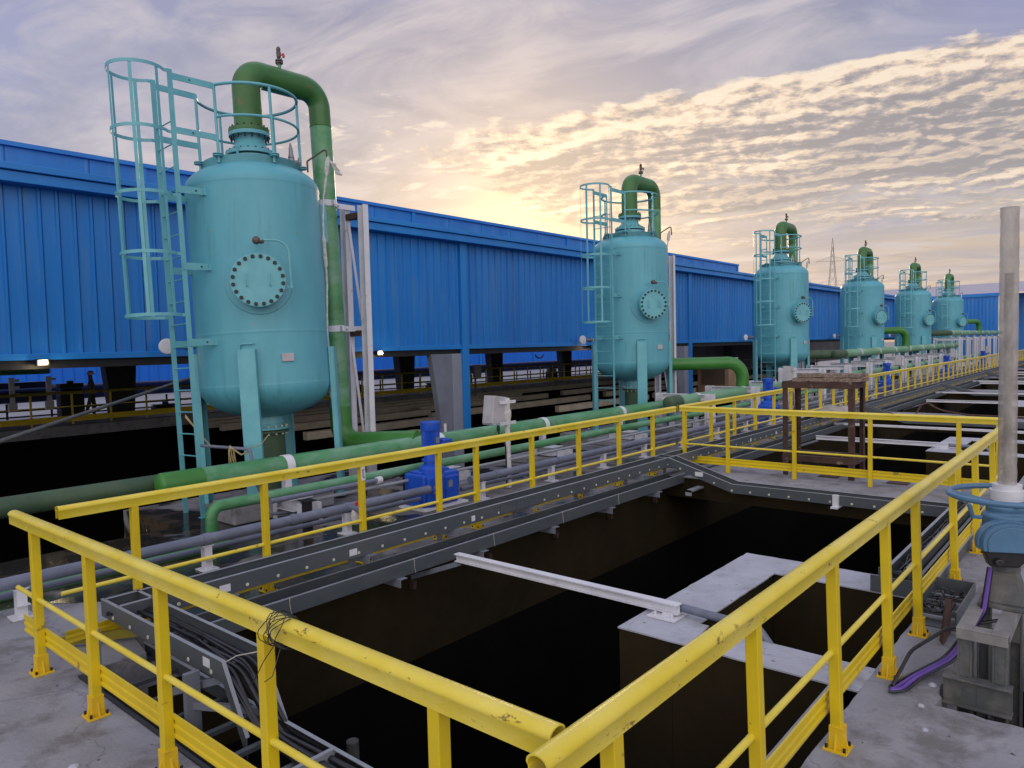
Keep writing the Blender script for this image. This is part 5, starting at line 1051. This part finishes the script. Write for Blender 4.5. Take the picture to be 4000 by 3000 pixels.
m = MB(); m.rcyl((.10, -.10, .55), (.42, -.30, .55), .085, 20); m.rcyl((.05, -.05, .67), (.20, -.16, .67), .05, 14); m.build('motor', ACT, a)
m = MB(); hw = [(.345 * math.cos(t_), .345 * math.sin(t_), .76) for t_ in [2 * math.pi * k / 48 for k in range(48)]]; m.tube(hw, .020, 10, closed=True)
for k in range(3): t_ = R_(95 + 120 * k); m.tube([(.08 * math.cos(t_), .08 * math.sin(t_), .70), (.345 * math.cos(t_), .345 * math.sin(t_), .76)], .016, 8)
m.lathe([(.10, .66), (.10, .72), (.07, .73)], 20); m.build('handwheel', ACT, a)
m = MB(); m.lathe([(.10, .73), (.105, .80), (.088, .80), (.088, .84)], 24); m.build('tube_collar', HELM, a)
m = MB(); n = 40; pts = [(0, 0, .83 + (2.86 - .0 - .0) * 0 + k * (2.74 - .83 - .02) / n) for k in range(n + 1)]; m.tube(pts, .056, 24, rad=[1 + random.uniform(-.03, .03) for _ in pts]); m.build('stem_tube', TUBE, a)
m = MB(); m.lathe([(.026, .80), (.026, 2.28)], 16); m.build('stem', DKST, a)
# cables down from the actuator
for k, (dy, mm_, r_) in enumerate(((0, VIOL, .012), (.022, VIOL, .012), (.045, CABLE, .010), (-.025, CABLE, .008))):
    pts = fillet([(AX - .16, AY + .05 + dy * .3, .72), (AX - .19, AY + .08 + dy * .4, .42), (AX - .30, AY + .25 + dy, .08), (AX - .62, AY + .40 + dy, .03), (AX - .86, AY + .45 + dy * 1.5, .02), (AX - .92 + dy, AY + .50, .02)], .16, 6)
    tag(MB().tube(pts, r_, 8).build('cable', mm_), ['violet cable hanging from the actuator onto the deck, nearer strand', 'violet cable hanging from the actuator onto the deck, farther strand', 'black cable beside the violet ones below the actuator', 'thin black cable in front of the violet ones below the actuator'][k], 'cable')
m = MB(); m.tube(fillet([(AX + .1, AY - .02, .30), (AX - .35, AY + .28, .30), (AX - .62, AY + .44, .20), (AX - .86, AY + .50, .03)], .25, 6), .012, 8); tag(m.build('cable', CABLE), 'black cable arching from the pedestal to the deck', 'cable')
for x, y, r_ in ((5.5, .95, .03),): pass

# ------------------------------------------------------------------ small things at the lower left
s = thing('marker_post', 'short grey steel post with a stuck label at the corner of the near deck', 'post', (1.93, 5.62, 0))
m = MB(); m.box(-.035, .035, -.006, 0, -.25, .36); m.box(-.035, -.03, 0, .04, -.25, .36); m.build('profile', GREY, s, smooth=0)
m = MB(); m.box(-.024, .012, -.0075, -.006, .22, .33); m.build('label_sticker', STK, s, smooth=0); m = MB(); m.box(-.018, .008, -.009, -.0078, .27, .295); m.box(-.016, .004, -.009, -.0078, .235, .245); m.box(-.016, .004, -.009, -.0078, .305, .312); m.build('label_print', DARK, s, smooth=0)
m = MB(); m.sweep([(1.96, 6.45, .02), (2.62, 6.05, .02)], [(-.02, 0), (.02, 0), (.02, .07), (-.02, .07)]); tag(m.build('yellow_kick_strip', YELK, smooth=0), 'grimy yellow kick strip lying at the corner behind the near handrail', 'strip')
tag(MB().box(1.85, 1.875, 1.5, 5.75, -.03, .012).build('edge_angle', DARK, smooth=0), 'dark steel edge angle along the near deck rim', 'edge angle')
tag(MB().box(1.9, 4.9, 1.42, 1.462, -.03, .085).build('edge_angle', TRAYL, smooth=0), 'pale steel edge angle along the right deck rim', 'edge angle')
m = MB(); m.rcyl((4.1, 5.6, -5.9), (4.1, 5.6, -1.4), .06, 12); tag(m.build('sump_pipe', GALV), 'faint grey vertical pipe down in the dark pit', 'pipe')
# concrete debris
db = random.Random(8)
for kq, (x, y) in enumerate(((1.35, 4.25), (1.4, 4.5), (5.0, .98), (4.7, .9), (5.35, .98), (12.6, 5.3), (12.7, 2.6))):
    m = MB(Matrix.Translation((x, y, .0)) @ Matrix.Rotation(db.uniform(0, 6), 4, 'Z')); r_ = db.uniform(.012, .03)
    m.lathe([(r_ * 1.3, 0), (r_ * 1.1, r_ * .5), (r_ * .4, r_ * .8)], 6); tag(m.build('concrete_chip', CONCW, smooth=0), ['larger', 'smaller', 'flat', 'pale', 'rounded', 'far', 'farthest'][kq] + ' loose concrete chip ' + ('on the near deck' if x < 2 else 'by the pedestal opening' if x < 6 else 'on the walkway'), 'debris', 'concrete chips on the decks')

# ------------------------------------------------------------------ pylon far away
def pylon():
    D = 380; x, y = D * math.cos(.2915), D * math.sin(.2915)
    s = thing('power_pylon', 'distant lattice power pylon behind the third and fourth tank', 'pylon', (x, y, -6)); s.rotation_euler = (0, 0, .2915 + R_(12))
    H = 56; lv = [0, 8, 16, 23, 29, 34, 38.5, 42.5, 46, 49, 52, H]; hw_ = lambda z: 4.4 * (1 - z / 62) ** 1.3 if z < H else .05
    m = MB()
    for sx, sy in ((1, 1), (1, -1), (-1, 1), (-1, -1)):
        for a_, b_ in zip(lv, lv[1:]): m.bar((sx * hw_(a_), sy * hw_(a_), a_), (sx * hw_(b_), sy * hw_(b_), b_), .18, .18)
    for a_, b_ in zip(lv, lv[1:]):
        for k in range(4):
            c = ((1, 1), (1, -1), (-1, -1), (-1, 1)); p1, p2 = c[k], c[(k + 1) % 4]
            m.bar((p1[0] * hw_(a_), p1[1] * hw_(a_), a_), (p2[0] * hw_(b_), p2[1] * hw_(b_), b_), .09, .09); m.bar((p2[0] * hw_(a_), p2[1] * hw_(a_), a_), (p1[0] * hw_(b_), p1[1] * hw_(b_), b_), .09, .09)
    m.build('mast', PYL, s, smooth=0)
    for z, L in ((45, 7.5), (34, 8.2), (24, 9)):
        m = MB()
        for sg in (-1, 1):
            for dy in (-1, 1): m.bar((0, dy * hw_(z), z), (0 + 0, sg * L * 1., z) if False else (0, sg * L, z), .10, .10); 
            m.bar((0, sg * hw_(z), z + 2.2), (0, sg * L, z), .10, .10)
            for q_ in (.35, .65): m.bar((0, sg * L * q_, z), (0, sg * L * (q_ - .15), z + 2.2 * (1 - q_ + .15)), .07, .07)
        m.build('cross_arm', PYL, s, smooth=0)
pylon()
